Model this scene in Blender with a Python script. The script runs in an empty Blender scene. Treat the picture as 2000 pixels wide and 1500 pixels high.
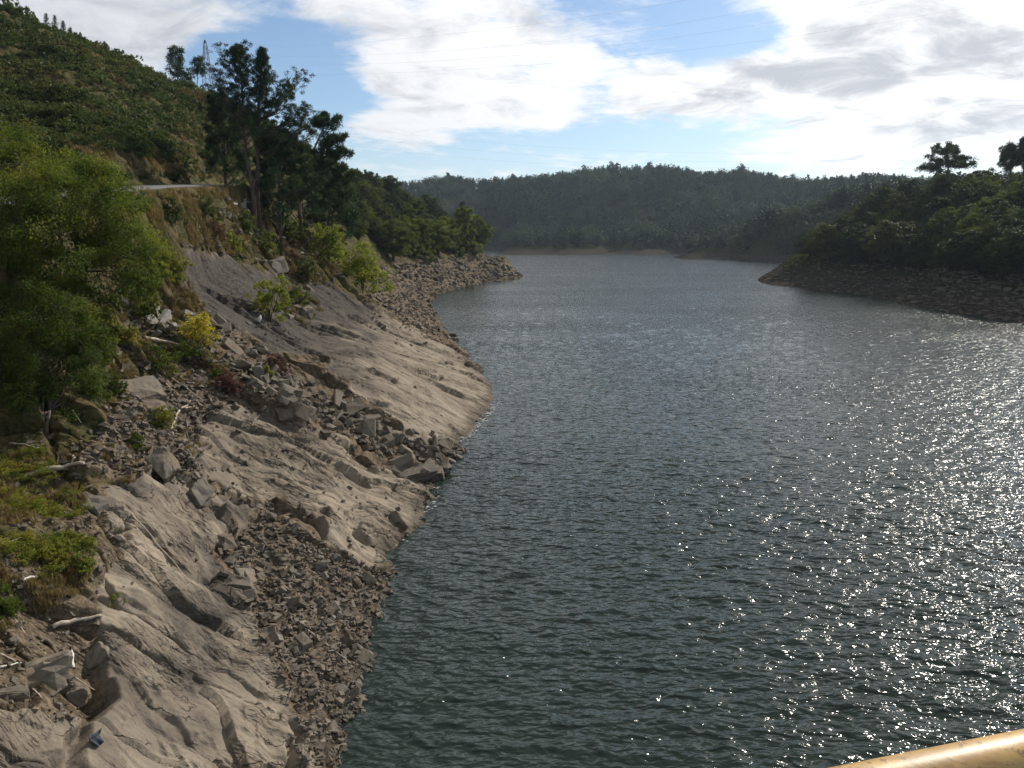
import bpy, bmesh, math, random, re
import numpy as np
from mathutils import Vector, Matrix
from mathutils.bvhtree import BVHTree

S = bpy.context.scene
COL = S.collection
rng = np.random.default_rng(7)
random.seed(7)
R = math.radians

# ------------------------------------------------------------------ camera
H = 18.0
HORIZON = 465.0
PITCH = math.atan((750 - HORIZON) / 1500)
CP, SP = math.cos(PITCH), math.sin(PITCH)
cam = bpy.data.cameras.new('camera')
cam.sensor_width = 36
cam.lens = 27
cam.clip_start = 0.05
cam.clip_end = 6000
camo = bpy.data.objects.new('camera', cam)
COL.objects.link(camo)
camo.location = (0, 0, H)
camo.rotation_euler = (math.pi / 2 - PITCH, 0, 0)
S.camera = camo

# ------------------------------------------------------------------ light
SUN_AZ, SUN_EL = R(42), R(35)
SUN = Vector((math.sin(SUN_AZ) * math.cos(SUN_EL), math.cos(SUN_AZ) * math.cos(SUN_EL), math.sin(SUN_EL)))
sl = bpy.data.lights.new('sun', 'SUN')
sl.energy = 4.9
sl.angle = R(0.53)
sl.color = (1.0, 0.93, 0.83)
so = bpy.data.objects.new('sun', sl)
COL.objects.link(so)
so.rotation_euler = (-SUN).to_track_quat('-Z', 'Y').to_euler()
so.location = SUN * 300
SKY_STRENGTH = 0.10
EXPOSURE = 0.2

vs = S.view_settings
vs.view_transform = 'Standard'
vs.look = 'None'
vs.gamma = 1
vs.use_curve_mapping = False
vs.exposure = EXPOSURE
S.cycles.use_denoising = True
S.cycles.denoiser = 'OPENIMAGEDENOISE'
S.cycles.denoising_input_passes = 'RGB_ALBEDO_NORMAL'
S.cycles.denoising_prefilter = 'FAST'
S.cycles.use_adaptive_sampling = False
S.cycles.max_bounces = 6
S.cycles.diffuse_bounces = 3
S.cycles.glossy_bounces = 3
S.cycles.transmission_bounces = 3
S.cycles.transparent_max_bounces = 4
S.cycles.volume_bounces = 0
S.cycles.caustics_reflective = False
S.cycles.caustics_refractive = False
S.cycles.sample_clamp_indirect = 6
S.cycles.sample_clamp_direct = 16


# ------------------------------------------------------------------ pixel <-> direction helpers (authoring only)
def ug(px, py):
    a = (np.asarray(px, float) - 1000) / 1500
    b = (750 - np.asarray(py, float)) / 1500
    y = CP + b * SP
    return a / y, (-SP + b * CP) / y


def at(px, py, Y):
    u, g = ug(px, py)
    return Vector((float(u * Y), float(Y), float(H + g * Y)))


def project(P):
    x, y, z = P[:, 0], P[:, 1], P[:, 2] - H
    d = y * CP - z * SP
    d = np.where(d < 0.1, 0.1, d)
    return 1000 + 1500 * x / d, 750 - 1500 * (y * SP + z * CP) / d


# ------------------------------------------------------------------ node helpers
class NT:
    def __init__(self, tree):
        self.t = tree
        self.n = tree.nodes
        self.l = tree.links

    def new(self, typ, **kw):
        nd = self.n.new(typ)
        for k, v in kw.items():
            setattr(nd, k, v)
        return nd

    def put(self, nd, **ins):
        return nd

    def link(self, a, b):
        self.l.new(a, b)

    def val(self, sock, v):
        if isinstance(v, (int, float)):
            sock.default_value = v
        elif isinstance(v, tuple):
            sock.default_value = v if len(v) == len(sock.default_value) else tuple(v) + (1,)
        else:
            self.l.new(v, sock)

    def math(self, op, a, b=0.0, clamp=False):
        nd = self.new('ShaderNodeMath', operation=op)
        nd.use_clamp = clamp
        self.val(nd.inputs[0], a)
        self.val(nd.inputs[1], b)
        return nd.outputs[0]

    def mix(self, f, a, b, blend='MIX'):
        nd = self.new('ShaderNodeMix', data_type='RGBA', blend_type=blend)
        self.val(nd.inputs[0], f)
        self.val(nd.inputs[6], a)
        self.val(nd.inputs[7], b)
        return nd.outputs[2]

    def noise(self, vec, scale, detail=3, rough=0.55, dist=0.0):
        nd = self.new('ShaderNodeTexNoise')
        nd.inputs['Scale'].default_value = scale
        nd.inputs['Detail'].default_value = detail
        nd.inputs['Roughness'].default_value = rough
        nd.inputs['Distortion'].default_value = dist
        if vec is not None:
            self.l.new(vec, nd.inputs['Vector'])
        return nd.outputs['Fac']

    def ramp(self, f, lo, hi):
        nd = self.new('ShaderNodeMapRange', interpolation_type='SMOOTHSTEP')
        self.val(nd.inputs[0], f)
        nd.inputs[1].default_value = lo
        nd.inputs[2].default_value = hi
        return nd.outputs[0]

    def scalev(self, vec, s):
        nd = self.new('ShaderNodeMapping')
        nd.inputs['Scale'].default_value = s
        self.l.new(vec, nd.inputs['Vector'])
        return nd.outputs[0]


def new_mat(name):
    m = bpy.data.materials.new(name)
    m.use_nodes = True
    m.node_tree.nodes.clear()
    t = NT(m.node_tree)
    out = t.new('ShaderNodeOutputMaterial')
    return m, t, out


def principled(t, out, color, rough=0.8, spec=0.3, normal=None, metallic=0.0):
    p = t.new('ShaderNodeBsdfPrincipled')
    t.val(p.inputs['Base Color'], color)
    t.val(p.inputs['Roughness'], rough)
    p.inputs['Specular IOR Level'].default_value = spec
    p.inputs['Metallic'].default_value = metallic
    if normal is not None:
        t.link(normal, p.inputs['Normal'])
    t.link(p.outputs[0], out.inputs[0])
    return p


def bump(t, h, strength, dist, prev=None):
    b = t.new('ShaderNodeBump')
    b.inputs['Strength'].default_value = strength
    b.inputs['Distance'].default_value = dist
    t.link(h, b.inputs['Height'])
    if prev is not None:
        t.link(prev, b.inputs['Normal'])
    return b.outputs[0]


# ------------------------------------------------------------------ world: Nishita sky with procedural clouds
def build_world():
    w = bpy.data.worlds.new('World')
    S.world = w
    w.use_nodes = True
    w.node_tree.nodes.clear()
    t = NT(w.node_tree)
    out = t.new('ShaderNodeOutputWorld')
    bg = t.new('ShaderNodeBackground')
    t.link(bg.outputs[0], out.inputs[0])
    bg.inputs['Strength'].default_value = SKY_STRENGTH
    sky = t.new('ShaderNodeTexSky', sky_type='NISHITA')
    sky.sun_disc = False
    sky.sun_elevation = SUN_EL
    sky.sun_rotation = SUN_AZ
    sky.altitude = 300
    sky.air_density = 1.0
    sky.dust_density = 0.6
    sky.ozone_density = 1.6
    tc = t.new('ShaderNodeTexCoord')
    sep = t.new('ShaderNodeSeparateXYZ')
    t.link(tc.outputs['Generated'], sep.inputs[0])
    X, Y, Z = sep.outputs
    yy = t.math('MAXIMUM', Y, 0.08)
    U = t.math('DIVIDE', X, yy)
    V = t.math('DIVIDE', Z, yy)
    zz = t.math('ADD', t.math('MAXIMUM', Z, 0.0), 0.16)
    cx = t.math('DIVIDE', X, zz)
    cy = t.math('DIVIDE', Y, zz)
    comb = t.new('ShaderNodeCombineXYZ')
    t.link(cx, comb.inputs[0])
    t.link(cy, comb.inputs[1])
    cv = comb.outputs[0]

    def blob(px, py, rx, ry, wgt):
        u0, v0 = ug(px, py)
        du = t.math('MULTIPLY', t.math('SUBTRACT', U, float(u0)), 1500 / rx)
        dv = t.math('MULTIPLY', t.math('SUBTRACT', V, float(v0)), 1500 / ry)
        d2 = t.math('ADD', t.math('MULTIPLY', du, du), t.math('MULTIPLY', dv, dv))
        e = t.math('POWER', 2.718, t.math('MULTIPLY', d2, -1.0))
        return t.math('MULTIPLY', e, wgt)

    def total(lst, base):
        acc = None
        for b in lst:
            v = blob(*b)
            acc = v if acc is None else t.math('ADD', acc, v)
        return t.math('ADD', acc, base)

    bias = total([
        (280, 30, 260, 62, 0.28), (90, -20, 220, 70, 0.22), (250, 125, 130, 40, 0.15),
        (900, 90, 240, 110, 0.34), (760, 240, 160, 60, 0.22), (1000, 230, 190, 60, 0.20),
        (1320, 190, 280, 70, 0.28), (1720, 60, 240, 100, 0.36), (1850, 200, 320, 110, 0.32),
        (1950, 40, 200, 160, 0.2), (640, 20, 80, 40, 0.25), (1600, 300, 400, 30, 0.22), (980, 305, 200, 22, 0.16),
        (570, 120, 95, 100, -0.46), (640, 180, 70, 60, -0.30), (1440, 65, 100, 42, -0.27), (1160, 210, 80, 40, -0.14),
        (1240, 285, 240, 38, -0.36), (760, 300, 180, 26, -0.2), (420, 105, 70, 36, -0.30), (1100, 10, 90, 30, -0.08), (380, 70, 60, 12, -.1),
    ], 0.0)
    n1 = t.noise(cv, 1.5, 9, 0.56, 0.35)
    n2 = t.noise(cv, 4.2, 9, 0.62, 0.5)
    dens = t.math('ADD', t.math('ADD', n1, t.math('MULTIPLY', t.math('SUBTRACT', n2, 0.5), 0.62)), bias)
    dens = t.math('ADD', dens, t.math('MULTIPLY', t.ramp(Z, 0.29, 0.42), 0.30))  # extra cloud above the view, added to grey the water's reflection
    n4 = t.noise(cv, 13.0, 6, 0.62, 0.6)
    dens = t.math('ADD', dens, t.math('MULTIPLY', t.math('SUBTRACT', n4, 0.5), 0.22))
    cov = t.ramp(dens, 0.46, 0.76)
    # undersides: thick parts turn grey
    gb = total([(1560, 155, 220, 45, 0.42), (1880, 95, 230, 50, 0.42), (1300, 215, 150, 28, 0.32), (860, 45, 170, 36, 0.26), (250, 60, 300, 90, 0.28),
                (820, 215, 170, 22, 0.14), (1950, 240, 130, 40, 0.3), (1800, 260, 120, 22, 0.2)], 0.0)
    n3 = t.noise(cv, 3.4, 8, 0.62, 0.5)
    grey = t.ramp(t.math('ADD', t.math('ADD', t.math('MULTIPLY', n3, 1.6), gb), t.math('MULTIPLY', dens, 0.15)), 0.91, 1.43)
    # brightness towards the sun
    dot = t.new('ShaderNodeVectorMath', operation='DOT_PRODUCT')
    t.link(tc.outputs['Generated'], dot.inputs[0])
    dot.inputs[1].default_value = tuple(SUN)
    sunny = t.ramp(dot.outputs['Value'], 0.1, 1.0)
    white = t.mix(sunny, (5.4, 5.65, 6.1, 1), (10.6, 10.5, 10.4, 1))
    dark = t.mix(sunny, (4.2, 4.45, 4.9, 1), (5.4, 5.6, 5.95, 1))
    cloud = t.mix(grey, white, dark)
    # unseen overhead cloud, added and greyed to cut the ambient light
    cloud = t.mix(t.ramp(Z, 0.36, 0.70), cloud, (4.0, 4.15, 4.3, 1))
    low = t.ramp(Z, 0.0, 0.16)
    skyc = t.mix(1.0, sky.outputs[0], (0.90, 0.97, 1.03, 1), 'MULTIPLY')
    skyc = t.mix(t.math('MULTIPLY', t.math('SUBTRACT', 1.0, low), 0.45), skyc, (6.0, 6.9, 8.2, 1))
    covl = t.math('MULTIPLY', cov, t.math('ADD', t.math('MULTIPLY', low, 0.3), 0.66))
    final = t.mix(covl, skyc, cloud)
    t.link(final, bg.inputs['Color'])


build_world()


# ------------------------------------------------------------------ numpy noise
def _h2(ix, iy, s):
    h = (ix.astype(np.int64) * 374761393 + iy.astype(np.int64) * 668265263 + s * 974634777) & 0xFFFFFFFF
    h = ((h ^ (h >> 13)) * 1274126177) & 0xFFFFFFFF
    h = ((h ^ (h >> 16)) * 2246822519) & 0xFFFFFFFF
    return ((h ^ (h >> 15)) & 0xFFFFFF) / float(0x1000000)


def perlin(x, y, s=0):
    ix, iy = np.floor(x), np.floor(y)
    fx, fy = x - ix, y - iy
    w = lambda f: f * f * f * (f * (f * 6 - 15) + 10)
    wx, wy = w(fx), w(fy)

    def gr(dx, dy):
        a = _h2(ix + dx, iy + dy, s) * 2 * np.pi
        return np.cos(a) * (fx - dx) + np.sin(a) * (fy - dy)
    a = gr(0, 0)
    b = gr(1, 0)
    c = gr(0, 1)
    d = gr(1, 1)
    return ((a + (b - a) * wx) * (1 - wy) + (c + (d - c) * wx) * wy) * 1.5


def fbm(x, y, o=4, s=0, g=0.5):
    r = np.zeros_like(x)
    a = 1.0
    for i in range(o):
        r += a * perlin(x * 2 ** i + i * 17.3, y * 2 ** i - i * 9.1, s + i)
        a *= g
    return r


def voro(x, y, s=0):
    ix, iy = np.floor(x), np.floor(y)
    f1 = np.full(x.shape, 9.0)
    f2 = np.full(x.shape, 9.0)
    cid = np.zeros(x.shape)
    for dx in (-1, 0, 1):
        for dy in (-1, 0, 1):
            cx = ix + dx + 0.1 + 0.8 * _h2(ix + dx, iy + dy, s)
            cy = iy + dy + 0.1 + 0.8 * _h2(ix + dx, iy + dy, s + 5)
            d = np.hypot(cx - x, cy - y)
            idd = _h2(ix + dx, iy + dy, s + 9)
            m = d < f1
            f2 = np.where(m, f1, np.minimum(f2, d))
            cid = np.where(m, idd, cid)
            f1 = np.where(m, d, f1)
    return f1, f2, cid


def facets(x, y, s, tilt, step):
    """each joint-bounded block gets a plane of its own"""
    ix, iy = np.floor(x), np.floor(y)
    f1 = np.full(x.shape, 9.0)
    out = np.zeros(x.shape)
    for dx in (-1, 0, 1):
        for dy in (-1, 0, 1):
            cx = ix + dx + 0.1 + 0.8 * _h2(ix + dx, iy + dy, s)
            cy = iy + dy + 0.1 + 0.8 * _h2(ix + dx, iy + dy, s + 5)
            ex, ey = x - cx, y - cy
            d = np.maximum(np.abs(ex + .25 * ey), np.abs(ey - .2 * ex)) + .25 * np.hypot(ex, ey)
            pl = (_h2(ix + dx, iy + dy, s + 9) - .5) * 2 * step + tilt * ((_h2(ix + dx, iy + dy, s + 13) - .5) * 2 * ex + (_h2(ix + dx, iy + dy, s + 17) - .5) * 2 * ey)
            m = d < f1
            out = np.where(m, pl, out)
            f1 = np.where(m, d, f1)
    return out


def sstep(a, b, x):
    t = np.clip((x - a) / (b - a), 0, 1)
    return t * t * (3 - 2 * t)


def inpoly(px, py, poly):
    r = np.zeros(np.shape(px), bool)
    n = len(poly)
    for i in range(n):
        x0, y0 = poly[i]
        x1, y1 = poly[(i + 1) % n]
        if y0 == y1:
            continue
        c = (y0 > py) != (y1 > py)
        r ^= c & (px < (x1 - x0) * (py - y0) / (y1 - y0) + x0)
    return r


# ------------------------------------------------------------------ mesh helpers
def mesh_np(name, V, F, mat=None, smooth=True):
    V = np.asarray(V, np.float32)
    Fs = F if isinstance(F, list) else [F]
    me = bpy.data.meshes.new(name)
    me.vertices.add(len(V))
    me.vertices.foreach_set('co', V.ravel())
    nl = sum(f.size for f in Fs)
    npoly = sum(len(f) for f in Fs)
    me.loops.add(nl)
    me.polygons.add(npoly)
    me.loops.foreach_set('vertex_index', np.concatenate([f.ravel() for f in Fs]).astype(np.int32))
    tot = np.concatenate([np.full(len(f), f.shape[1], np.int32) for f in Fs])
    st = np.zeros(npoly, np.int32)
    st[1:] = np.cumsum(tot)[:-1]
    me.polygons.foreach_set('loop_start', st)
    me.polygons.foreach_set('use_smooth', np.full(npoly, smooth))
    me.update(calc_edges=True)
    if mat:
        me.materials.append(mat)
    return me


def link(name, me, parent=None, loc=None):
    o = bpy.data.objects.new(name, me)
    COL.objects.link(o)
    if parent is not None:
        o.parent = parent
    if loc is not None:
        o.location = loc
    return o


def tag(o, label=None, cat=None, group=None, kind=None):
    if label:
        o['label'] = label
    if cat:
        o['category'] = cat
    if group:
        o['group'] = group
    if kind:
        o['kind'] = kind
    return o


def empty(name, loc, rz=0.0, sc=1.0):
    o = bpy.data.objects.new(name, None)
    COL.objects.link(o)
    o.location = loc
    o.rotation_euler = (0, 0, rz)
    o.scale = (sc, sc, sc)
    return o


def grid_faces(nr, nc):
    i = np.arange(nr - 1)[:, None] * nc + np.arange(nc - 1)[None, :]
    return np.stack([i, i + 1, i + nc + 1, i + nc], -1).reshape(-1, 4)


def tube_np(pts, rads, n=6):
    pts = [Vector(p) for p in pts]
    V, F = [], []
    ref = Vector((0.31, 0.2, 0.93)).normalized()
    for i, p in enumerate(pts):
        d = (pts[min(i + 1, len(pts) - 1)] - pts[max(i - 1, 0)])
        d = d.normalized() if d.length > 1e-6 else Vector((0, 0, 1))
        if abs(d.dot(ref)) > 0.95:
            ref = Vector((0.9, 0.1, 0.2)).normalized()
        a = d.cross(ref).normalized()
        b = d.cross(a)
        for k in range(n):
            th = 2 * math.pi * k / n
            V.append(p + (a * math.cos(th) + b * math.sin(th)) * rads[i])
    for i in range(len(pts) - 1):
        for k in range(n):
            F.append((i * n + k, i * n + (k + 1) % n, (i + 1) * n + (k + 1) % n, (i + 1) * n + k))
    V = np.array([tuple(v) for v in V])
    caps = []
    base = len(V)
    V = np.vstack([V, [tuple(pts[0])], [tuple(pts[-1])]])
    for k in range(n):
        caps.append((base, (k + 1) % n, k))
        m = (len(pts) - 1) * n
        caps.append((base + 1, m + k, m + (k + 1) % n))
    return V, np.array(F), np.array(caps)


class Acc:
    def __init__(self):
        self.V, self.Q, self.T, self.n = [], [], [], 0

    def add(self, V, Q=None, T=None):
        self.V.append(V)
        if Q is not None and len(Q):
            self.Q.append(np.asarray(Q) + self.n)
        if T is not None and len(T):
            self.T.append(np.asarray(T) + self.n)
        self.n += len(V)

    def tube(self, pts, rads, n=6):
        V, Q, T = tube_np(pts, rads, n)
        self.add(V, Q, T)

    def mesh(self, name, mat, smooth=True):
        F = []
        if self.Q:
            F.append(np.concatenate(self.Q))
        if self.T:
            F.append(np.concatenate(self.T))
        return mesh_np(name, np.concatenate(self.V), F, mat, smooth)


def merge_np(variants, pos, rotz, scale, normals=None):
    """variants: list of (V, F with uniform k); returns merged arrays."""
    Vs, Fs, n = [], [], 0
    idx = rng.integers(0, len(variants), len(pos))
    for vi, (V, F) in enumerate(variants):
        sel = np.where(idx == vi)[0]
        if not len(sel):
            continue
        c, s = np.cos(rotz[sel]), np.sin(rotz[sel])
        sc = scale[sel]
        if sc.ndim == 1:
            sc = np.repeat(sc[:, None], 3, 1)
        P = V[None] * sc[:, None, :]
        x = P[..., 0] * c[:, None] - P[..., 1] * s[:, None]
        y = P[..., 0] * s[:, None] + P[..., 1] * c[:, None]
        P = np.stack([x, y, P[..., 2]], -1) + pos[sel][:, None, :]
        Vs.append(P.reshape(-1, 3))
        Fs.append((F[None] + (np.arange(len(sel)) * len(V))[:, None, None] + n).reshape(-1, F.shape[1]))
        n += len(sel) * len(V)
    return np.concatenate(Vs), np.concatenate(Fs)


def unit(a):
    return a / np.maximum(np.linalg.norm(a, axis=-1, keepdims=True), 1e-9)


def leaf_quads(C, D, N, L, W):
    """diamond leaves at C along D with normal N"""
    D = unit(D)
    B = unit(np.cross(D, N))
    N2 = np.cross(B, D)
    L = np.asarray(L)[:, None]
    W = np.asarray(W)[:, None]
    v0 = C - D * L * .5
    v1 = C + B * W * .5 + N2 * W * .18
    v2 = C + D * L * .5 - N2 * L * .1
    v3 = C - B * W * .5 + N2 * W * .18
    V = np.stack([v0, v1, v2, v3], 1).reshape(-1, 3)
    F = np.arange(len(V)).reshape(-1, 4)
    return V, F


def crown_np(clumps, n, size, rg, aspect=0.6, sub=14, droop=0.0, shell=0.5):
    """clumps: (centre, (rx,ry,rz)); leaves bunched on sub-clumps through each clump's volume"""
    w = np.array([r[0] * r[1] + r[0] * r[2] for c, r in clumps])
    cnt = np.maximum((n * w / w.sum()).astype(int), 12)
    Cs, Ds, Ns = [], [], []
    for (c, r), k in zip(clumps, cnt):
        c = np.array(c, float)
        r = np.array(r, float)
        sd = unit(rg.normal(size=(sub, 3)))
        sc = sd * (shell + (1.14 - shell) * rg.random((sub, 1)) ** .6)
        srad = 0.16 + 0.30 * rg.random(sub)
        pw = (rg.random(sub) + .12) * srad ** 1.5
        pick = rg.choice(sub, k, p=pw / pw.sum())
        off = unit(rg.normal(size=(k, 3))) * (rg.random((k, 1)) ** 0.5)
        p = sc[pick] + off * srad[pick][:, None]
        Cs.append(c + p * r)
        nn = unit(off * 0.8 + unit(p) * 0.7 + rg.normal(size=(k, 3)) * 0.55 + np.array([0, 0, .35]))
        Ns.append(nn)
        d = np.cross(nn, rg.normal(size=(k, 3)))
        d[:, 2] -= droop
        Ds.append(d)
    C, D, N = map(np.concatenate, (Cs, Ds, Ns))
    L = size * (0.6 + 0.8 * rg.random(len(C)))
    return leaf_quads(C, D, N, L, L * aspect)


# ------------------------------------------------------------------ materials
def leaf_mat(name, cols, trans=0.35, noise_scale=0.5, dead=None):
    m, t, out = new_mat(name)
    geo = t.new('ShaderNodeNewGeometry')
    oi = t.new('ShaderNodeObjectInfo')
    n = t.noise(geo.outputs['Position'], noise_scale, 3, 0.6)
    f = t.math('ADD', t.math('MULTIPLY', geo.outputs['Random Per Island'], 0.38), t.math('MULTIPLY', t.ramp(n, 0.34, 0.66), 0.62))
    f = t.math('ADD', f, t.math('MULTIPLY', t.math('SUBTRACT', oi.outputs['Random'], 0.5), 0.35), True)
    c = t.mix(t.ramp(f, 0.0, 0.55), cols[0], cols[1])
    c = t.mix(t.ramp(f, 0.5, 1.0), c, cols[2])
    if dead:
        n2 = t.noise(geo.outputs['Position'], noise_scale * 1.7, 2, 0.5)
        c = t.mix(t.math('MULTIPLY', t.ramp(n2, 0.55, 0.72), 0.8), c, dead)
    d = t.new('ShaderNodeBsdfPrincipled')
    t.link(c, d.inputs['Base Color'])
    d.inputs['Roughness'].default_value = 0.55
    d.inputs['Specular IOR Level'].default_value = 0.10
    tr = t.new('ShaderNodeBsdfTranslucent')
    t.link(t.mix(1.0, c, (1.25, 1.2, 0.6, 1), 'MULTIPLY'), tr.inputs[0])
    mx = t.new('ShaderNodeMixShader')
    mx.inputs[0].default_value = trans
    t.link(d.outputs[0], mx.inputs[1])
    t.link(tr.outputs[0], mx.inputs[2])
    t.link(mx.outputs[0], out.inputs[0])
    return m


def rock_mat(name, base=(0.168, 0.146, 0.118, 1), dark=(0.06, 0.053, 0.046, 1), ochre=(0.15, 0.115, 0.08, 1), scale=1.0):
    m, t, out = new_mat(name)
    geo = t.new('ShaderNodeNewGeometry')
    oi = t.new('ShaderNodeObjectInfo')
    P = geo.outputs['Position']
    n1 = t.noise(P, 0.9 * scale, 5, 0.62)
    n2 = t.noise(P, 6 * scale, 5, 0.65)
    n3 = t.noise(P, 30 * scale, 3, 0.6)
    c = t.mix(t.ramp(n1, 0.42, 0.7), base, ochre)
    c = t.mix(t.math('MULTIPLY', t.ramp(n2, 0.45, 0.68), 0.55), c, dark)
    tint = t.math('FRACT', t.math('MULTIPLY', t.math('ADD', geo.outputs['Random Per Island'], oi.outputs['Random']), 7.31))
    c = t.mix(t.math('MULTIPLY', t.ramp(tint, .35, .9), .45), c, (0.15, 0.138, 0.122, 1))
    v = t.math('ADD', 0.55, t.math('MULTIPLY', geo.outputs['Random Per Island'], 0.5))
    vv = t.math('ADD', v, t.math('MULTIPLY', oi.outputs['Random'], 0.2))
    cc = t.new('ShaderNodeVectorMath', operation='SCALE')
    t.link(c, cc.inputs[0])
    t.link(vv, cc.inputs['Scale'])
    b = bump(t, n2, 0.6, 0.06)
    b = bump(t, n3, 0.5, 0.02, b)
    principled(t, out, cc.outputs[0], 0.92, 0.08, b)
    return m


def wood_mat(name, a, b, scale=6):
    m, t, out = new_mat(name)
    tc = t.new('ShaderNodeTexCoord')
    v = t.scalev(tc.outputs['Object'], (1, 1, 0.25))
    n = t.noise(v, scale, 5, 0.65)
    c = t.mix(t.ramp(n, 0.35, 0.68), a, b)
    bn = bump(t, n, 0.6, 0.03)
    principled(t, out, c, 0.85, 0.2, bn)
    return m


def plain_mat(name, col, rough=0.5, spec=0.4, var=0.25, scale=8, metallic=0.0):
    m, t, out = new_mat(name)
    tc = t.new('ShaderNodeTexCoord')
    n = t.noise(tc.outputs['Object'], scale, 4, 0.6)
    c = t.mix(t.math('MULTIPLY', n, var * 2), col, tuple(x * 0.55 for x in col[:3]) + (1,))
    principled(t, out, c, rough, spec, bump(t, n, 0.2, 0.01), metallic)
    return m


M = {}
M['rock'] = rock_mat('broken_rock')
M['boulder'] = rock_mat('boulder_rock', scale=0.7)
M['pale_rock'] = rock_mat('pale_rock', base=(0.29, 0.275, 0.25, 1), dark=(0.12, 0.11, 0.105, 1), ochre=(0.24, 0.21, 0.17, 1))
M['bark'] = wood_mat('bark', (0.06, 0.045, 0.035, 1), (0.14, 0.11, 0.085, 1))
M['driftwood'] = wood_mat('driftwood', (0.26, 0.21, 0.16, 1), (0.46, 0.41, 0.34, 1))
M['bleached'] = wood_mat('bleached_wood', (0.50, 0.46, 0.40, 1), (0.74, 0.70, 0.63, 1))
M['darkwood'] = wood_mat('dark_wood', (0.07, 0.055, 0.045, 1), (0.17, 0.13, 0.10, 1))
M['willow'] = leaf_mat('willow_leaves', [(0.045, 0.07, 0.016, 1), (0.085, 0.122, 0.024, 1), (0.175, 0.195, 0.034, 1)], 0.5, 0.35, (0.115, 0.085, 0.028, 1))
M['alder'] = leaf_mat('dark_green_leaves', [(0.034, 0.058, 0.012, 1), (0.068, 0.10, 0.018, 1), (0.145, 0.165, 0.03, 1)], 0.45, 0.5, (0.075, 0.06, 0.025, 1))
M['lime'] = leaf_mat('yellow_green_leaves', [(0.08, 0.115, 0.018, 1), (0.15, 0.19, 0.025, 1), (0.24, 0.26, 0.04, 1)], 0.4, 0.6)
M['yellow'] = leaf_mat('yellow_leaves', [(0.20, 0.19, 0.02, 1), (0.33, 0.29, 0.03, 1), (0.45, 0.38, 0.05, 1)], 0.4, 0.8)
M['herb'] = leaf_mat('herb_leaves', [(0.10, 0.13, 0.022, 1), (0.17, 0.19, 0.03, 1), (0.27, 0.25, 0.045, 1)], 0.35, 0.9, (0.20, 0.12, 0.035, 1))
M['pine'] = leaf_mat('pine_needles', [(0.016, 0.036, 0.019, 1), (0.034, 0.064, 0.03, 1), (0.075, 0.105, 0.046, 1)], 0.2, 0.4)
M['wood'] = leaf_mat('woodland_leaves', [(0.018, 0.034, 0.012, 1), (0.034, 0.058, 0.017, 1), (0.068, 0.092, 0.026, 1)], 0.2, 0.06)
M['olive'] = leaf_mat('olive_leaves', [(0.03, 0.042, 0.013, 1), (0.058, 0.07, 0.02, 1), (0.11, 0.112, 0.032, 1)], 0.2, 0.1)
M['euca'] = leaf_mat('eucalyptus_leaves', [(0.008, 0.022, 0.016, 1), (0.017, 0.038, 0.024, 1), (0.042, 0.066, 0.038, 1)], 0.25, 0.012)
M['scrub'] = leaf_mat('gorse_and_heather', [(0.028, 0.046, 0.017, 1), (0.052, 0.078, 0.025, 1), (0.092, 0.112, 0.038, 1)], 0.3, 0.055, (0.115, 0.08, 0.04, 1))
M['dry'] = leaf_mat('dry_grass', [(0.12, 0.09, 0.04, 1), (0.19, 0.145, 0.07, 1), (0.27, 0.215, 0.11, 1)], 0.25, 0.25, (0.075, 0.08, 0.03, 1))
M['heather'] = leaf_mat('heather', [(0.09, 0.05, 0.045, 1), (0.14, 0.07, 0.065, 1), (0.16, 0.11, 0.05, 1)], 0.2, 0.8)


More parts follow.
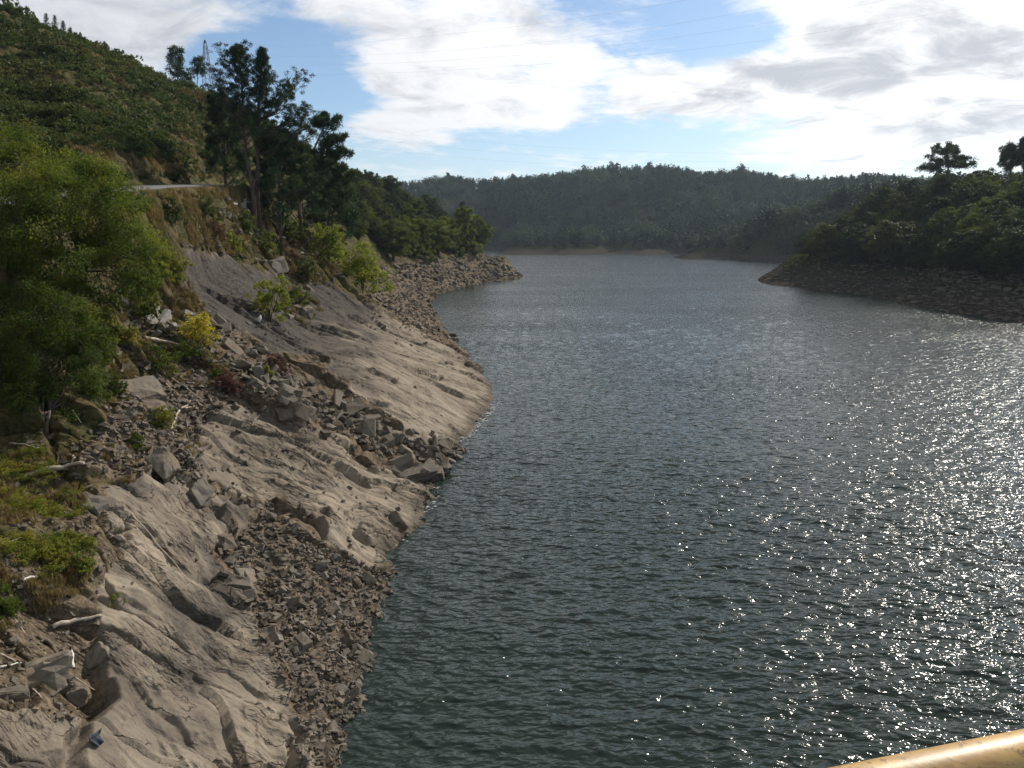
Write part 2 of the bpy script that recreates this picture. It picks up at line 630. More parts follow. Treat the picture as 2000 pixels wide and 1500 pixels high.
def ground_mat():
    m, t, out = new_mat('bank_ground')
    geo = t.new('ShaderNodeNewGeometry')
    P = geo.outputs['Position']
    at_ = t.new('ShaderNodeAttribute')
    at_.attribute_name = 'zone'
    sep = t.new('ShaderNodeSeparateColor')
    t.link(at_.outputs['Color'], sep.inputs[0])
    soil, grass, lich = sep.outputs
    sx = t.new('ShaderNodeSeparateXYZ')
    t.link(P, sx.inputs[0])
    streak = t.scalev(P, (0.25, 1.3, 0.25))
    ns = t.noise(streak, 1.4, 6, 0.65, 0.3)
    n1 = t.noise(P, 0.45, 6, 0.62)
    n2 = t.noise(P, 4.5, 6, 0.66)
    n3 = t.noise(P, 26, 4, 0.6)
    nf = t.noise(P, 1.6, 5, 0.6)
    rock = t.mix(t.ramp(n1, 0.4, 0.66), (0.252, 0.213, 0.165, 1), (0.168, 0.14, 0.108, 1))
    rock = t.mix(t.math('MULTIPLY', t.ramp(ns, 0.5, 0.72), 0.6), rock, (0.095, 0.079, 0.063, 1))
    rock = t.mix(t.math('MULTIPLY', t.ramp(n2, 0.5, 0.75), 0.4), rock, (0.15, 0.125, 0.10, 1))
    rock = t.mix(t.math('MULTIPLY', t.ramp(n3, 0.45, 0.7), 0.25), rock, (0.12, 0.105, 0.09, 1))
    # long dark stains and dirt
    st = t.noise(t.scalev(P, (0.16, 0.7, 0.16)), 1.0, 6, 0.68, 0.6)
    rock = t.mix(t.math('MULTIPLY', t.ramp(st, 0.52, 0.64), 0.55), rock, (0.085, 0.073, 0.06, 1))
    # broken bedding: chiselled steps too small for the mesh
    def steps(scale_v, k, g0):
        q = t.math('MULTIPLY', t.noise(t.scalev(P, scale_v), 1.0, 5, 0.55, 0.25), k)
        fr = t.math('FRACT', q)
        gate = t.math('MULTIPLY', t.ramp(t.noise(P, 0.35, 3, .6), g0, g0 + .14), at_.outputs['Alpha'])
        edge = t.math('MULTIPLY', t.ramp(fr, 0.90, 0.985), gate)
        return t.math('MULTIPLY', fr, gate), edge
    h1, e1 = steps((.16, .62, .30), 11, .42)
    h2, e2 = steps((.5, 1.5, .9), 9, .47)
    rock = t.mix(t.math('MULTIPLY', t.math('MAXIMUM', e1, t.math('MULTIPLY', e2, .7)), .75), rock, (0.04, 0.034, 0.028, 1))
    # thin weathered cracks
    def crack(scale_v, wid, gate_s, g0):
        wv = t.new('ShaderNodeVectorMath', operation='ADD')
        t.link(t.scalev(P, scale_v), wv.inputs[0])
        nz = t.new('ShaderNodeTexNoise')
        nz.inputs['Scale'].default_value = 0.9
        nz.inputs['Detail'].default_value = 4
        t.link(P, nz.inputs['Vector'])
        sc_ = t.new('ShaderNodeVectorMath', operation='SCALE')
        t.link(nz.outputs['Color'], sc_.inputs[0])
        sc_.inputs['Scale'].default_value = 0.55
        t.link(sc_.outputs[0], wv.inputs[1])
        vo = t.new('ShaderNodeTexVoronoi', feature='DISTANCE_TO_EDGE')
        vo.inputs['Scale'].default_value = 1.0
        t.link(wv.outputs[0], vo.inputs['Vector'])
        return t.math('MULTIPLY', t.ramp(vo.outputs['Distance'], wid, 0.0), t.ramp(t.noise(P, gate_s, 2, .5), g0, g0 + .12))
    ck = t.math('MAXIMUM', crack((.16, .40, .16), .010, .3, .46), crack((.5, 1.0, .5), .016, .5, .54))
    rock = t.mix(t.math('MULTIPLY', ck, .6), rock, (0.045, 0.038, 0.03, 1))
    # dark lichen higher up
    lf = t.math('MULTIPLY', lich, t.ramp(t.math('ADD', t.math('MULTIPLY', ns, 0.6), t.math('MULTIPLY', nf, 0.5)), 0.16, 0.46))
    dk = t.mix(t.ramp(n2, 0.4, 0.65), (0.045, 0.041, 0.038, 1), (0.092, 0.08, 0.069, 1))
    rock = t.mix(lf, rock, dk)
    so_ = t.mix(t.ramp(n2, 0.38, 0.65), (0.075, 0.056, 0.038, 1), (0.165, 0.13, 0.09, 1))
    so_ = t.mix(t.math('MULTIPLY', t.ramp(n3, 0.5, 0.7), 0.5), so_, (0.19, 0.16, 0.12, 1))
    gr = t.mix(t.ramp(n1, 0.4, 0.62), (0.075, 0.06, 0.027, 1), (0.03, 0.042, 0.014, 1))
    gr = t.mix(t.ramp(n2, 0.45, 0.7), gr, (0.10, 0.075, 0.035, 1))
    so_ = t.mix(t.math('MULTIPLY', grass, 0.9), so_, gr)
    wob = t.math('ADD', soil, t.math('MULTIPLY', t.math('SUBTRACT', nf, 0.5), 1.1))
    c = t.mix(t.ramp(wob, 0.35, 0.65), rock, so_)
    # damp, darker band at the water's edge
    wet = t.ramp(t.math('ADD', sx.outputs[2], t.math('MULTIPLY', t.math('SUBTRACT', nf, 0.5), 0.5)), 0.75, 0.10)
    c = t.mix(t.math('MULTIPLY', wet, 0.7), c, (0.06, 0.05, 0.04, 1))
    b = bump(t, n2, 0.6, 0.10)
    b = bump(t, h1, 0.8, 0.30, b)
    b = bump(t, h2, 0.7, 0.12, b)
    b = bump(t, ns, 0.22, 0.06, b)
    b = bump(t, t.math('SUBTRACT', 1.0, ck), 0.9, 0.10, b)
    b = bump(t, n3, 0.5, 0.025, b)
    principled(t, out, c, 0.95, 0.05, b)
    return m


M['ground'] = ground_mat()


def wood_ground_mat():
    m, t, out = new_mat('wooded_bank_ground')
    geo = t.new('ShaderNodeNewGeometry')
    P = geo.outputs['Position']
    sx = t.new('ShaderNodeSeparateXYZ')
    t.link(P, sx.inputs[0])
    n1 = t.noise(P, 0.06, 5, 0.6)
    n2 = t.noise(P, 0.6, 6, 0.65)
    lay = t.noise(t.scalev(P, (0.05, 0.05, 2.2)), 1.0, 4, 0.6)
    bare = t.mix(t.ramp(n2, 0.35, 0.7), (0.026, 0.023, 0.02, 1), (0.058, 0.049, 0.04, 1))
    bare = t.mix(t.math('MULTIPLY', t.ramp(lay, 0.45, 0.65), 0.5), bare, (0.075, 0.063, 0.05, 1))
    ve = t.mix(t.ramp(n2, 0.35, 0.7), (0.02, 0.028, 0.012, 1), (0.048, 0.048, 0.022, 1))
    hgt = t.math('ADD', sx.outputs[2], t.math('MULTIPLY', t.math('SUBTRACT', n2, 0.5), 6.0))
    c = t.mix(t.ramp(hgt, 4.2, 6.5), bare, ve)
    b = bump(t, n2, 0.8, 0.8)
    principled(t, out, c, 1.0, 0.0, b)
    return m


M['woodground'] = wood_ground_mat()


def water_mat():
    m, t, out = new_mat('reservoir_water')
    geo = t.new('ShaderNodeNewGeometry')
    P = geo.outputs['Position']
    r1 = t.new('ShaderNodeMapping')
    r1.inputs['Rotation'].default_value = (0, 0, R(12))
    r1.inputs['Scale'].default_value = (0.45, 1.0, 1.0)
    t.link(P, r1.inputs['Vector'])
    r2 = t.new('ShaderNodeMapping')
    r2.inputs['Rotation'].default_value = (0, 0, R(-28))
    r2.inputs['Scale'].default_value = (0.5, 1.0, 1.0)
    t.link(P, r2.inputs['Vector'])
    a = t.noise(r1.outputs[0], 2.0, 1.0, 0.5, 0.4)
    b_ = t.noise(r2.outputs[0], 4.6, 1.0, 0.45, 0.4)
    gust = t.noise(t.scalev(P, (0.012, 0.03, 0.0)), 1.0, 3, 0.5)
    gf = t.math('ADD', 0.7, t.math('MULTIPLY', t.ramp(gust, 0.35, 0.65), 0.5))
    hsum = t.math('MULTIPLY', t.math('ADD', t.math('MULTIPLY', a, 1.0), t.math('MULTIPLY', b_, 0.42)), gf)
    bm = bump(t, hsum, 1.0, 0.20)
    p = principled(t, out, (0.013, 0.022, 0.0175, 1), 0.08, 0.5, bm)
    p.inputs['IOR'].default_value = 1.333
    return m


M['water'] = water_mat()


# ------------------------------------------------------------------ thin-plate terrain
class TPS:
    def __init__(self, pts, su=3.0, sv=1.0, lam=1e-4):
        P = np.array(pts, float)
        self.su, self.sv = su, sv
        self.c = np.stack([P[:, 0] / P[:, 1] * su, np.log(P[:, 1]) * sv], 1)
        n = len(P)
        A = np.zeros((n + 3, n + 3))
        A[:n, :n] = self.phi(((self.c[:, None] - self.c[None]) ** 2).sum(-1)) + np.eye(n) * lam
        A[:n, n:] = np.column_stack([np.ones(n), self.c])
        A[n:, :n] = A[:n, n:].T
        self.w = np.linalg.solve(A, np.concatenate([P[:, 2], np.zeros(3)]))

    @staticmethod
    def phi(r2):
        return 0.5 * r2 * np.log(r2 + 1e-12)

    def __call__(self, u, v):
        a, b = u * self.su, v * self.sv
        n = len(self.c)
        r = self.w[n] + self.w[n + 1] * a + self.w[n + 2] * b
        for i in range(n):
            r = r + self.w[i] * self.phi((a - self.c[i, 0]) ** 2 + (b - self.c[i, 1]) ** 2)
        return r


def zpt(px, py, z):
    u, g = ug(px, py)
    Y = (z - H) / g
    return (float(u * Y), float(Y), z)


def ypt(px, py, Y):
    return tuple(at(px, py, Y))


SHORE = [(672, 1500), (692, 1420), (712, 1330), (735, 1240), (762, 1150), (776, 1070), (828, 1000), (850, 945), (890, 895),
         (908, 855), (942, 815), (965, 785), (946, 735), (912, 690), (872, 650), (852, 612), (852, 582), (900, 562), (960, 551), (1018, 541)]
cp = [zpt(x, y, 0.0) for x, y in SHORE]
off = []
for x, y, z in cp:
    off.append((x + 4 + 0.03 * y, y - 0.02 * y, -2.6 - 0.012 * y))
off += [(-3.5, 13, 0.0), (2, 13, -4), (-2, 8, 0), (3, 8, -4), (1, 6, -2), (30, 300, -12), (40, 420, -14)]
cp += off
cp += [zpt(*p) for p in [
    (300, 1490, 3.5), (0, 1490, 6), (0, 1250, 7), (0, 1100, 8), (0, 850, 9.5), (200, 1050, 7.0), (400, 980, 5.0), (200, 850, 9.0),
    (300, 800, 8.5), (500, 850, 5.5), (700, 850, 3.0), (700, 700, 6.5), (500, 700, 8.5), (400, 620, 11.5), (560, 560, 11.8), (700, 600, 8.0),
    (470, 1100, 3.0), (200, 1250, 5.6), (560, 1330, 1.4), (610, 970, 3.2), (820, 760, 3.4), (380, 1200, 3.6)]]
cp += [ypt(*p) for p in [
    (350, 490, 78), (230, 600, 55), (480, 440, 100), (600, 480, 118), (750, 500, 255), (750, 560, 165), (850, 520, 290), (950, 500, 366), (985, 502, 370),
    (100, 250, 100), (300, 280, 112), (200, 150, 140), (0, 150, 120), (0, 300, 78), (430, 300, 150), (560, 330, 190), (680, 400, 260), (820, 440, 350), (900, 455, 390)]]
ROAD = [(-27, -8, 16.4), (-28, 10, 16.9), (-30.5, 32, 18.6), (-33.5, 55, 20.8), (-37.5, 82, 23.2), (-40.5, 105, 24.9), (-44, 135, 26.5), (-49, 180, 28.5), (-56, 260, 30)]
for i in range(len(ROAD)):
    cp.append(ROAD[i])
cp = [p for p in cp if p[1] > 4]
sky_pts = [(-150, -30, 140), (0, 24, 150), (150, 82, 170), (260, 132, 185), (340, 170, 200), (410, 195, 225), (520, 255, 275), (640, 318, 330), (760, 378, 430)]
for px, py, Y in sky_pts:
    cp.append(ypt(px, py, Y))
    u, g = ug(px, py)
    cp.append((float(u * Y * 1.4), Y * 1.4, float(H + (g - 0.07) * Y * 1.4)))
cp += [(-48, 52, 30), (-62, 40, 40), (-45, 15, 28), (-30, 5, 18), (-90, 90, 58), (-60, 12, 40)]
cp += [(-20, 430, 0), (-50, 500, 0), (-70, 560, 0), (-40, 470, 3), (-75, 480, 22), (-10, 400, -2), (20, 480, -10), (0, 620, -10), (-100, 650, 0), (-120, 560, 30)]
tps = TPS(cp)


def road_dist(x, y):
    best = np.full(x.shape, 1e9)
    zz = np.zeros(x.shape)
    for (x0, y0, z0), (x1, y1, z1) in zip(ROAD[:-1], ROAD[1:]):
        dx, dy = x1 - x0, y1 - y0
        s = np.clip(((x - x0) * dx + (y - y0) * dy) / (dx * dx + dy * dy), 0, 1)
        d = np.hypot(x - x0 - s * dx, y - y0 - s * dy)
        m = d < best
        best = np.where(m, d, best)
        zz = np.where(m, z0 + s * (z1 - z0), zz)
    return best, zz


POLY = dict(
    slabA=[(345, 480), (430, 500), (480, 520), (560, 545), (640, 560), (720, 600), (850, 660), (950, 735), (975, 790), (905, 870), (800, 850), (700, 770), (610, 700), (540, 690), (430, 625), (335, 575)],
    slabB=[(440, 790), (500, 800), (560, 815), (640, 850), (700, 890), (760, 910), (860, 950), (845, 1000), (780, 1060), (745, 1115), (640, 1070), (590, 1000), (520, 985), (470, 960), (390, 930), (340, 880), (390, 820)],
    bulge=[(200, 960), (260, 935), (330, 940), (400, 960), (510, 985), (470, 1040), (405, 1080), (470, 1130), (500, 1230), (550, 1330), (580, 1420), (610, 1500), (600, 1560), (-100, 1560), (-100, 1370), (60, 1390), (180, 1420), (230, 1360), (190, 1250), (190, 1160), (230, 1080)],
    scree=[(515, 985), (640, 1075), (745, 1118), (800, 1090), (740, 1260), (720, 1400), (690, 1560), (610, 1560), (585, 1420), (552, 1330), (500, 1220), (470, 1130), (430, 1085), (470, 1040)],
    bandE=[(410, 640), (450, 630), (520, 690), (560, 760), (500, 770), (440, 700)],
    bandF=[(470, 745), (560, 735), (640, 770), (720, 810), (790, 860), (870, 865), (910, 880), (880, 950), (820, 935), (740, 880), (640, 835), (560, 800)],
    bandG=[(745, 520), (850, 510), (960, 498), (1030, 540), (950, 556), (850, 582), (850, 640), (900, 670), (800, 640), (720, 580)],
    upper=[(215, 590), (300, 600), (380, 600), (400, 640), (330, 660), (250, 640)],
    bankrocks=[(435, 375), (475, 385), (560, 440), (600, 500), (540, 490), (430, 425)],
    rubble=[(200, 830), (300, 700), (400, 730), (450, 790), (400, 830), (360, 880), (420, 940), (340, 930), (250, 920), (150, 900)],
)


def left_base(u, v):
    y = np.exp(v)
    x = u * y
    z = tps(u, v)
    d, rz = road_dist(x, y)
    w = sstep(7.0, 3.2, d)
    return x, y, z * (1 - w) + rz * w, w


def build_left():
    # denser where the bank is seen near
    U = np.concatenate([np.linspace(-1.1, -.72, 80)[:-1], np.linspace(-.72, .14, 560)])
    Vv = np.concatenate([np.linspace(math.log(5.0), math.log(16), 90)[:-1], np.linspace(math.log(16), math.log(120), 1020)[:-1], np.linspace(math.log(120), math.log(760), 360)])
    nu, nv = len(U), len(Vv)
    u, v = np.meshgrid(U, Vv)
    x, y, z, rw = left_base(u, v)
    P = np.stack([x, y, z], -1)
    # normals of the smooth base
    du = np.gradient(P, axis=1)
    dv = np.gradient(P, axis=0)
    N = unit(np.cross(du, dv))
    flat = P.reshape(-1, 3)
    px, py = project(flat)
    px = px.reshape(x.shape)
    py = py.reshape(x.shape)
    wob = 14
    qx = px + wob * fbm(x * .35, y * .35, 3, 31)
    qy = py + wob * fbm(x * .35, y * .35, 3, 47)
    soft = {}
    for k, pl in POLY.items():
        soft[k] = inpoly(qx, qy, pl).astype(np.float32)
    # soften the masks a little along the grid
    def blur(a, n=2):
        for _ in range(n):
            a = (a + np.roll(a, 1, 0) + np.roll(a, -1, 0) + np.roll(a, 1, 1) + np.roll(a, -1, 1)) / 5
        return a
    for k in soft:
        soft[k] = blur(soft[k], 4)
    sA, sB, sC = soft['slabA'], soft['slabB'], soft['bulge']
    rockm = np.clip(sA + sB + sC, 0, 1)
    scr = np.clip(soft['scree'] + soft['bandE'] + soft['bandF'] + soft['bandG'] + soft['rubble'], 0, 1)
    other = np.clip(1 - rockm - scr, 0, 1)
    near = sstep(300, 60, y)
    d = np.zeros_like(x)
    # soil, scrub slopes
    d += other * (fbm(x * .12, y * .12, 4, 3) * 0.9 + fbm(x * .7, y * .7, 3, 5) * 0.22) * (1 - rw)
    # rough ground under the vegetation: broken ledges
    f1, f2, cid = voro(x * .28 + .2 * y, y * .45, 71)
    low = sstep(22, 14, z)
    d += other * low * ((cid - .5) * 0.9 - .4 * sstep(.16, .0, f2 - f1)) * (1 - rw)
    # slabs: long ledges running down the dip, thin open cracks
    t_ = y - 0.25 * x
    s_ = x + .25 * y
    wq = fbm(x * .35, y * .35, 3, 91)

    def stairs(n, k, edge):
        q = n * k
        return (np.floor(q) + sstep(1 - edge, 1.0, q - np.floor(q))) / k

    def cracks(fs, ft, s, wid, glo, ghi):
        c = np.abs(perlin(s_ * fs + .35 * wq, t_ * ft + .25 * wq, s))
        return sstep(wid, 0, c) * sstep(glo, ghi, perlin(s_ * fs * 1.9, t_ * ft * .9, s + 1))

    def ledges(per, warp, amp, s, glo, ghi):
        # plates that drop off towards the near side
        q = t_ / per + warp * fbm(s_ * .09, t_ * .12, 3, s) + .12 * wq
        fr = q - np.floor(q)
        saw = .5 - fr + sstep(.93, 1.0, fr)
        return amp * saw * sstep(glo, ghi, perlin(s_ * .11 + 3.3, t_ * .16, s + 3) + .25 * wq)
    d += sA * (ledges(6.5, 1.3, .75, 11, .0, .3) + facets((s_ + 1.2 * wq) * .085, (t_ + .9 * wq) * .22, 85, .16, .10) + fbm(x * .10, y * .10, 2, 12) * .35 + fbm(s_ * .5, t_ * 1.0, 3, 13) * .02)
    d -= sA * (cracks(.06, .16, 14, .012, .0, .15) * .55 + cracks(.05, .28, 54, .014, .0, .15) * .5 + cracks(.14, .4, 16, .02, .15, .3) * .25)
    d += sB * (ledges(4.2, 1.3, .70, 21, -.05, .2) + facets((s_ + .9 * wq) * .17, (t_ + .6 * wq) * .40, 83, .22, .16) + facets((s_ + .4 * wq) * .5, (t_ + .4 * wq) * .9, 84, .10, .07) + fbm(x * .2, y * .2, 3, 22) * .45 + fbm(s_ * .9, t_ * 1.5, 3, 23) * .03)
    d -= sB * (cracks(.12, .3, 24, .02, .05, .2) * .35 + cracks(.3, .8, 26, .03, .15, .3) * .2)
    # near bulges: swollen granite with deep joints
    wx = x + .5 * fbm(x * .4, y * .4, 3, 33)
    wy = y + .5 * fbm(x * .4, y * .4, 3, 34)
    f1, f2, cid = voro((wx + .35 * wy) * .15, (wy - .45 * wx) * .36, 35)
    dome = 1 - np.clip(f1 / .75, 0, 1) ** 2
    jg = sstep(-.25, .15, fbm(x * .25, y * .25, 2, 39))
    joint = sstep(.07, .0, f2 - f1) * jg
    d += sC * (.30 * dome + (cid - .5) * .35 * jg - .4 * joint + ledges(2.6, 1.2, .20, 36, -.1, .15) + facets((s_ + .6 * wq) * .22, (t_ + .5 * wq) * .42, 81, .40, .26) + facets((s_ + .3 * wq) * .85, (t_ + .3 * wq) * 1.3, 82, .06, .035) + fbm(x * .45, y * .45, 3, 38) * .25 + fbm(x * 1.4, y * 1.4, 4, 37) * .06)
    # rubble beds
    d += scr * (fbm(x * .9, y * .9, 4, 41) * .28 - .15)
    # far ones only get coarse relief
    amp = np.clip(26 / y + .35, .35, 1.0)
    d *= np.where(y > 60, np.clip(60 / y + .55, 0, 1), 1)
    # keep the waterline steady
    d *= sstep(-.8, .9, z) * .85 + .15
    P2 = P + N * d[..., None]
    zone = np.zeros(x.shape + (4,), np.float32)
    zone[..., 0] = np.clip(1 - rockm, 0, 1)
    grassy = other * sstep(6.5, 9.5, z + 2 * fbm(x * .3, y * .3, 3, 51))
    zone[..., 1] = np.clip(grassy, 0, 1)
    zone[..., 2] = np.clip(sA * sstep(3.6, 8.5, z + fbm(x * .2, y * .2, 3, 52) * 1.8) + sC * np.clip(.42 + 1.0 * fbm(x * .3, y * .3, 3, 53), 0, .9) * sstep(.8, 3.2, z) + sB * .25 * sstep(2.5, 5, z), 0, 1)
    zone[..., 3] = 1 - .55 * sA
    F = grid_faces(nv, nu)
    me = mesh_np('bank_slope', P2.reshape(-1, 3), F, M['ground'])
    ca = me.color_attributes.new('zone', 'FLOAT_COLOR', 'POINT')
    ca.data.foreach_set('color', zone.ravel())
    o = link('bank_slope', me)
    tag(o, 'rocky reservoir bank with bare slabs, rubble and scrub slope', 'bank', kind='structure')
    V = P2.reshape(-1, 3)
    fq = F[:, [0, 1, 2, 3]]
    bvh = BVHTree.FromPolygons([tuple(p) for p in V], fq.tolist())
    ppx, ppy = project(V)
    return V, bvh, ppx, ppy, N.reshape(-1, 3)


LV, LBVH, LPX, LPY, LN = build_left()
CAMP = Vector((0, 0, H))


def hit_px(px, py, bvh=None):
    d = (at(px, py, 10) - CAMP).normalized()
    loc, nor, i, dist = (bvh or LBVH).ray_cast(CAMP, d)
    return loc, nor


def drop(x, y, bvh=None):
    loc, nor, i, dist = (bvh or LBVH).ray_cast(Vector((x, y, 400)), Vector((0, 0, -1)))
    return loc


# road ribbon
def build_road():
    acc = Acc()
    pts = []
    for i in range(len(ROAD) - 1):
        a, b = Vector(ROAD[i]), Vector(ROAD[i + 1])
        for k in range(8):
            pts.append(a.lerp(b, k / 8))
    for _ in range(6):
        pts = [pts[0]] + [(pts[i - 1] + pts[i] * 2 + pts[i + 1]) / 4 for i in range(1, len(pts) - 1)] + [pts[-1]]
    V = []
    for i, p in enumerate(pts):
        d = pts[min(i + 1, len(pts) - 1)] - pts[max(0, i - 1)]
        s = Vector((d.y, -d.x, 0)).normalized()
        for k in (-2.6, -2.4, 0, 2.4, 2.6):
            q = p + s * k
            V.append((q.x, q.y, q.z + (0.10 + 0.04 * (1 - abs(k) / 2.6) if abs(k) < 2.5 else -0.25)))
    m, t, out = new_mat('asphalt')
    geo = t.new('ShaderNodeNewGeometry')
    n = t.noise(geo.outputs['Position'], 1.2, 5, 0.6)
    n2 = t.noise(geo.outputs['Position'], 40, 2, 0.6)
    c = t.mix(n, (0.07, 0.072, 0.075, 1), (0.13, 0.13, 0.13, 1))
    principled(t, out, c, 0.85, 0.3, bump(t, n2, 0.3, 0.01))
    o = link('road', mesh_np('road', np.array(V), grid_faces(len(pts), 5), m))
    tag(o, 'narrow grey asphalt road curving along the hillside', 'road', kind='structure')


build_road()

# ------------------------------------------------------------------ right bank and far hills
rp = [zpt(*p, 0.0) for p in [(1482, 549), (1560, 562), (1640, 572), (1720, 583), (1800, 600), (1900, 615), (2000, 632), (2150, 662)]]
rp += [zpt(*p, 0.0) for p in [(900, 489), (980, 490), (1090, 492), (1200, 494), (1330, 496), (1420, 496)]]
rp += [zpt(1322, 501, 0.0), zpt(1420, 507, 0.0), zpt(1500, 512, 0.0), (150, 372, 0), (190, 430, 0), (205, 500, 0)]
rp += [(250, 860, 0), (330, 900, 0), (200, 820, -1)]
rp += [(60, 200, -9), (70, 300, -9), (60, 400, -9), (100, 600, -9), (40, 800, -8), (0, 650, -10), (150, 460, -5), (130, 400, -4), (100, 250, -3.5), (90, 180, -5), (90, 130, -5),
       (-60, 200, -20), (-60, 400, -20), (-100, 300, -25), (-60, 600, -12), (-40, 850, -8), (120, 800, -6), (-100, 150, -25), (20, 130, -12)]
rp += [ypt(*p) for p in [
    (1700, 522, 272), (1580, 520, 318), (2000, 525, 198), (1850, 525, 225), (1850, 400, 300), (2000, 405, 250), (1700, 412, 330), (1620, 460, 338), (1560, 490, 335),
    (1800, 398, 450), (1950, 390, 420), (1650, 404, 600), (1500, 440, 640), (1420, 462, 720), (1370, 480, 760), (1650, 394, 900), (1800, 392, 900), (2100, 392, 400),
    (760, 395, 1300), (880, 382, 1300), (1000, 366, 1350), (1150, 350, 1350), (1300, 346, 1350), (1450, 352, 1350), (1600, 375, 1350), (1750, 378, 1350), (2000, 375, 1350),
    (1000, 440, 1150), (1150, 436, 1100), (1300, 435, 1060), (1450, 440, 1060), (1550, 430, 1000), (1000, 478, 985)]]
for px_, Y_ in ((1100, 1010), (1160, 985), (1220, 955), (1290, 915), (1350, 900), (1420, 905)):
    u_ = float(ug(px_, 495)[0])
    Ys = H / -float(ug(px_, 494.5 + (px_ - 1090) * .006)[1])
    rp.append((u_ * (Ys + 24), Ys + 24, 11))
rp += [(u_ * 1750, 1750, 60) for u_ in (-.25, 0, .25, .5, .9)]
rp += [(300, 180, 34), (400, 250, 42), (260, 140, 25)]
rtps = TPS(rp)


def build_right():
    nu, nv = 380, 520
    U = np.linspace(-.3, 1.5, nu)
    Vv = np.linspace(math.log(120), math.log(1800), nv)
    u, v = np.meshgrid(U, Vv)
    y = np.exp(v)
    x = u * y
    z = rtps(u, v)
    k = sstep(-1, 3, z)
    z = z + k * (fbm(x * .02, y * .02, 3, 61) * 2.5 + fbm(x * .09, y * .09, 4, 62) * 1.0) * sstep(0, 12, z) + k * fbm(x * .35, y * .35, 4, 63) * .55
    P = np.stack([x, y, z], -1).reshape(-1, 3)
    F = grid_faces(nv, nu)
    o = link('terrain', mesh_np('terrain', P, F, M['woodground']))
    tag(o, 'wooded far shore and headlands with a bare band above the water', 'terrain', kind='structure')
    return P, BVHTree.FromPolygons([tuple(p) for p in P], F.tolist())


RV, RBVH = build_right()


# ------------------------------------------------------------------ water
def build_water():
    nu = 900
    U = np.concatenate([np.linspace(-.5, .8, 800), np.linspace(.81, 1.9, 100)])
    q_ = np.linspace(0, 1, 1600)
    Vv = math.log(14) + (math.log(1500) - math.log(14)) * (.52 * q_ + .48 * q_ ** 3)
    nv = len(Vv)
    u, v = np.meshgrid(U, Vv)
    y = np.exp(v).astype(np.float32)
    x = (u * y).astype(np.float32)
    sp = (y * np.gradient(Vv)[:, None]).astype(np.float32)
    z = np.zeros_like(x)
    ox = np.zeros_like(x)
    oy = np.zeros_like(x)
    rg = np.random.default_rng(3)
    N = 64
    lam = np.exp(np.linspace(math.log(.28), math.log(4.5), N))
    for L in lam:
        th = R(-90 - 14) + rg.normal() * R(36)
        k = 2 * math.pi / L
        kx, ky = k * math.cos(th), k * math.sin(th)
        a = L / (2 * math.pi) * 0.20 * math.sqrt(2 / N) * (1.0 if L < 1.2 else (1.2 / L) ** .75)
        ph = (kx * x + ky * y + rg.random() * 6.28).astype(np.float32)
        fade = np.clip((L / sp - 2.2) / 2.0, 0, 1)
        s, c = np.sin(ph), np.cos(ph)
        z += a * c * fade
        ox -= a * math.cos(th) * s * fade
        oy -= a * math.sin(th) * s * fade
    P = np.stack([x + ox * .8, y + oy * .8, z], -1).reshape(-1, 3)
    o = link('water', mesh_np('water', P, grid_faces(nv, nu), M['water']))
    tag(o, 'rippled dark green reservoir water glittering in the sun', 'water', kind='structure')


build_water()

# ------------------------------------------------------------------ broken rock
def rock_shape(seed, dims=(1, .75, .5), n_cut=3, bevel=0.0, rough=0.0):
    rg = random.Random(seed)
    bm = bmesh.new()
    for sx in (-1, 1):
        for sy in (-1, 1):
            for sz in (-1, 1):
                for _ in range(rg.choice((1, 1, 2, 3)) if n_cut else 1):
                    j = lambda s: s * (1 - rg.random() * 0.55)
                    bm.verts.new((j(sx) * dims[0] * .5, j(sy) * dims[1] * .5, j(sz) * dims[2] * .5))
    r = bmesh.ops.convex_hull(bm, input=bm.verts)
    bmesh.ops.delete(bm, geom=[g for g in r['geom_interior'] if isinstance(g, bmesh.types.BMVert)], context='VERTS')
    bmesh.ops.dissolve_limit(bm, angle_limit=0.22, verts=bm.verts, edges=bm.edges)
    if bevel:
        bmesh.ops.bevel(bm, geom=list(bm.edges), offset=bevel, segments=1, affect='EDGES', clamp_overlap=True)
    if rough:
        bmesh.ops.triangulate(bm, faces=bm.faces)
        bmesh.ops.subdivide_edges(bm, edges=bm.edges, cuts=2, use_grid_fill=True)
        for v in bm.verts:
            c = np.array([v.co.x * 3.1 + seed]), np.array([v.co.y * 3.1 + v.co.z * 2.3])
            v.co += v.co.normalized() * float(fbm(c[0], c[1], 3, seed)[0]) * rough
    bmesh.ops.triangulate(bm, faces=bm.faces)
    return bm


def rock_np(seed, dims):
    bm = rock_shape(seed, dims)
    bm.verts.ensure_lookup_table()
    V = np.array([tuple(v.co) for v in bm.verts])
    F = np.array([[v.index for v in f.verts] for f in bm.faces])
    bm.verts.index_update()
    F = np.array([[v.index for v in f.verts] for f in bm.faces])
    bm.free()
    return V, F


ROCKV = [rock_np(i + 1, d) for i, d in enumerate([(1, .8, .5), (1, .6, .4), (1, .9, .35), (1, .7, .6), (1.2, .6, .3), (.9, .8, .7), (1.1, .8, .25), (1, .5, .45)])]


def rock_mesh(name, seed, dims, mat, rough=0.03):
    bm = rock_shape(seed, dims, bevel=0.03 * max(dims), rough=rough if rough > .04 else 0)
    me = bpy.data.meshes.new(name)
    bm.to_mesh(me)
    bm.free()
    me.materials.append(mat)
    return me


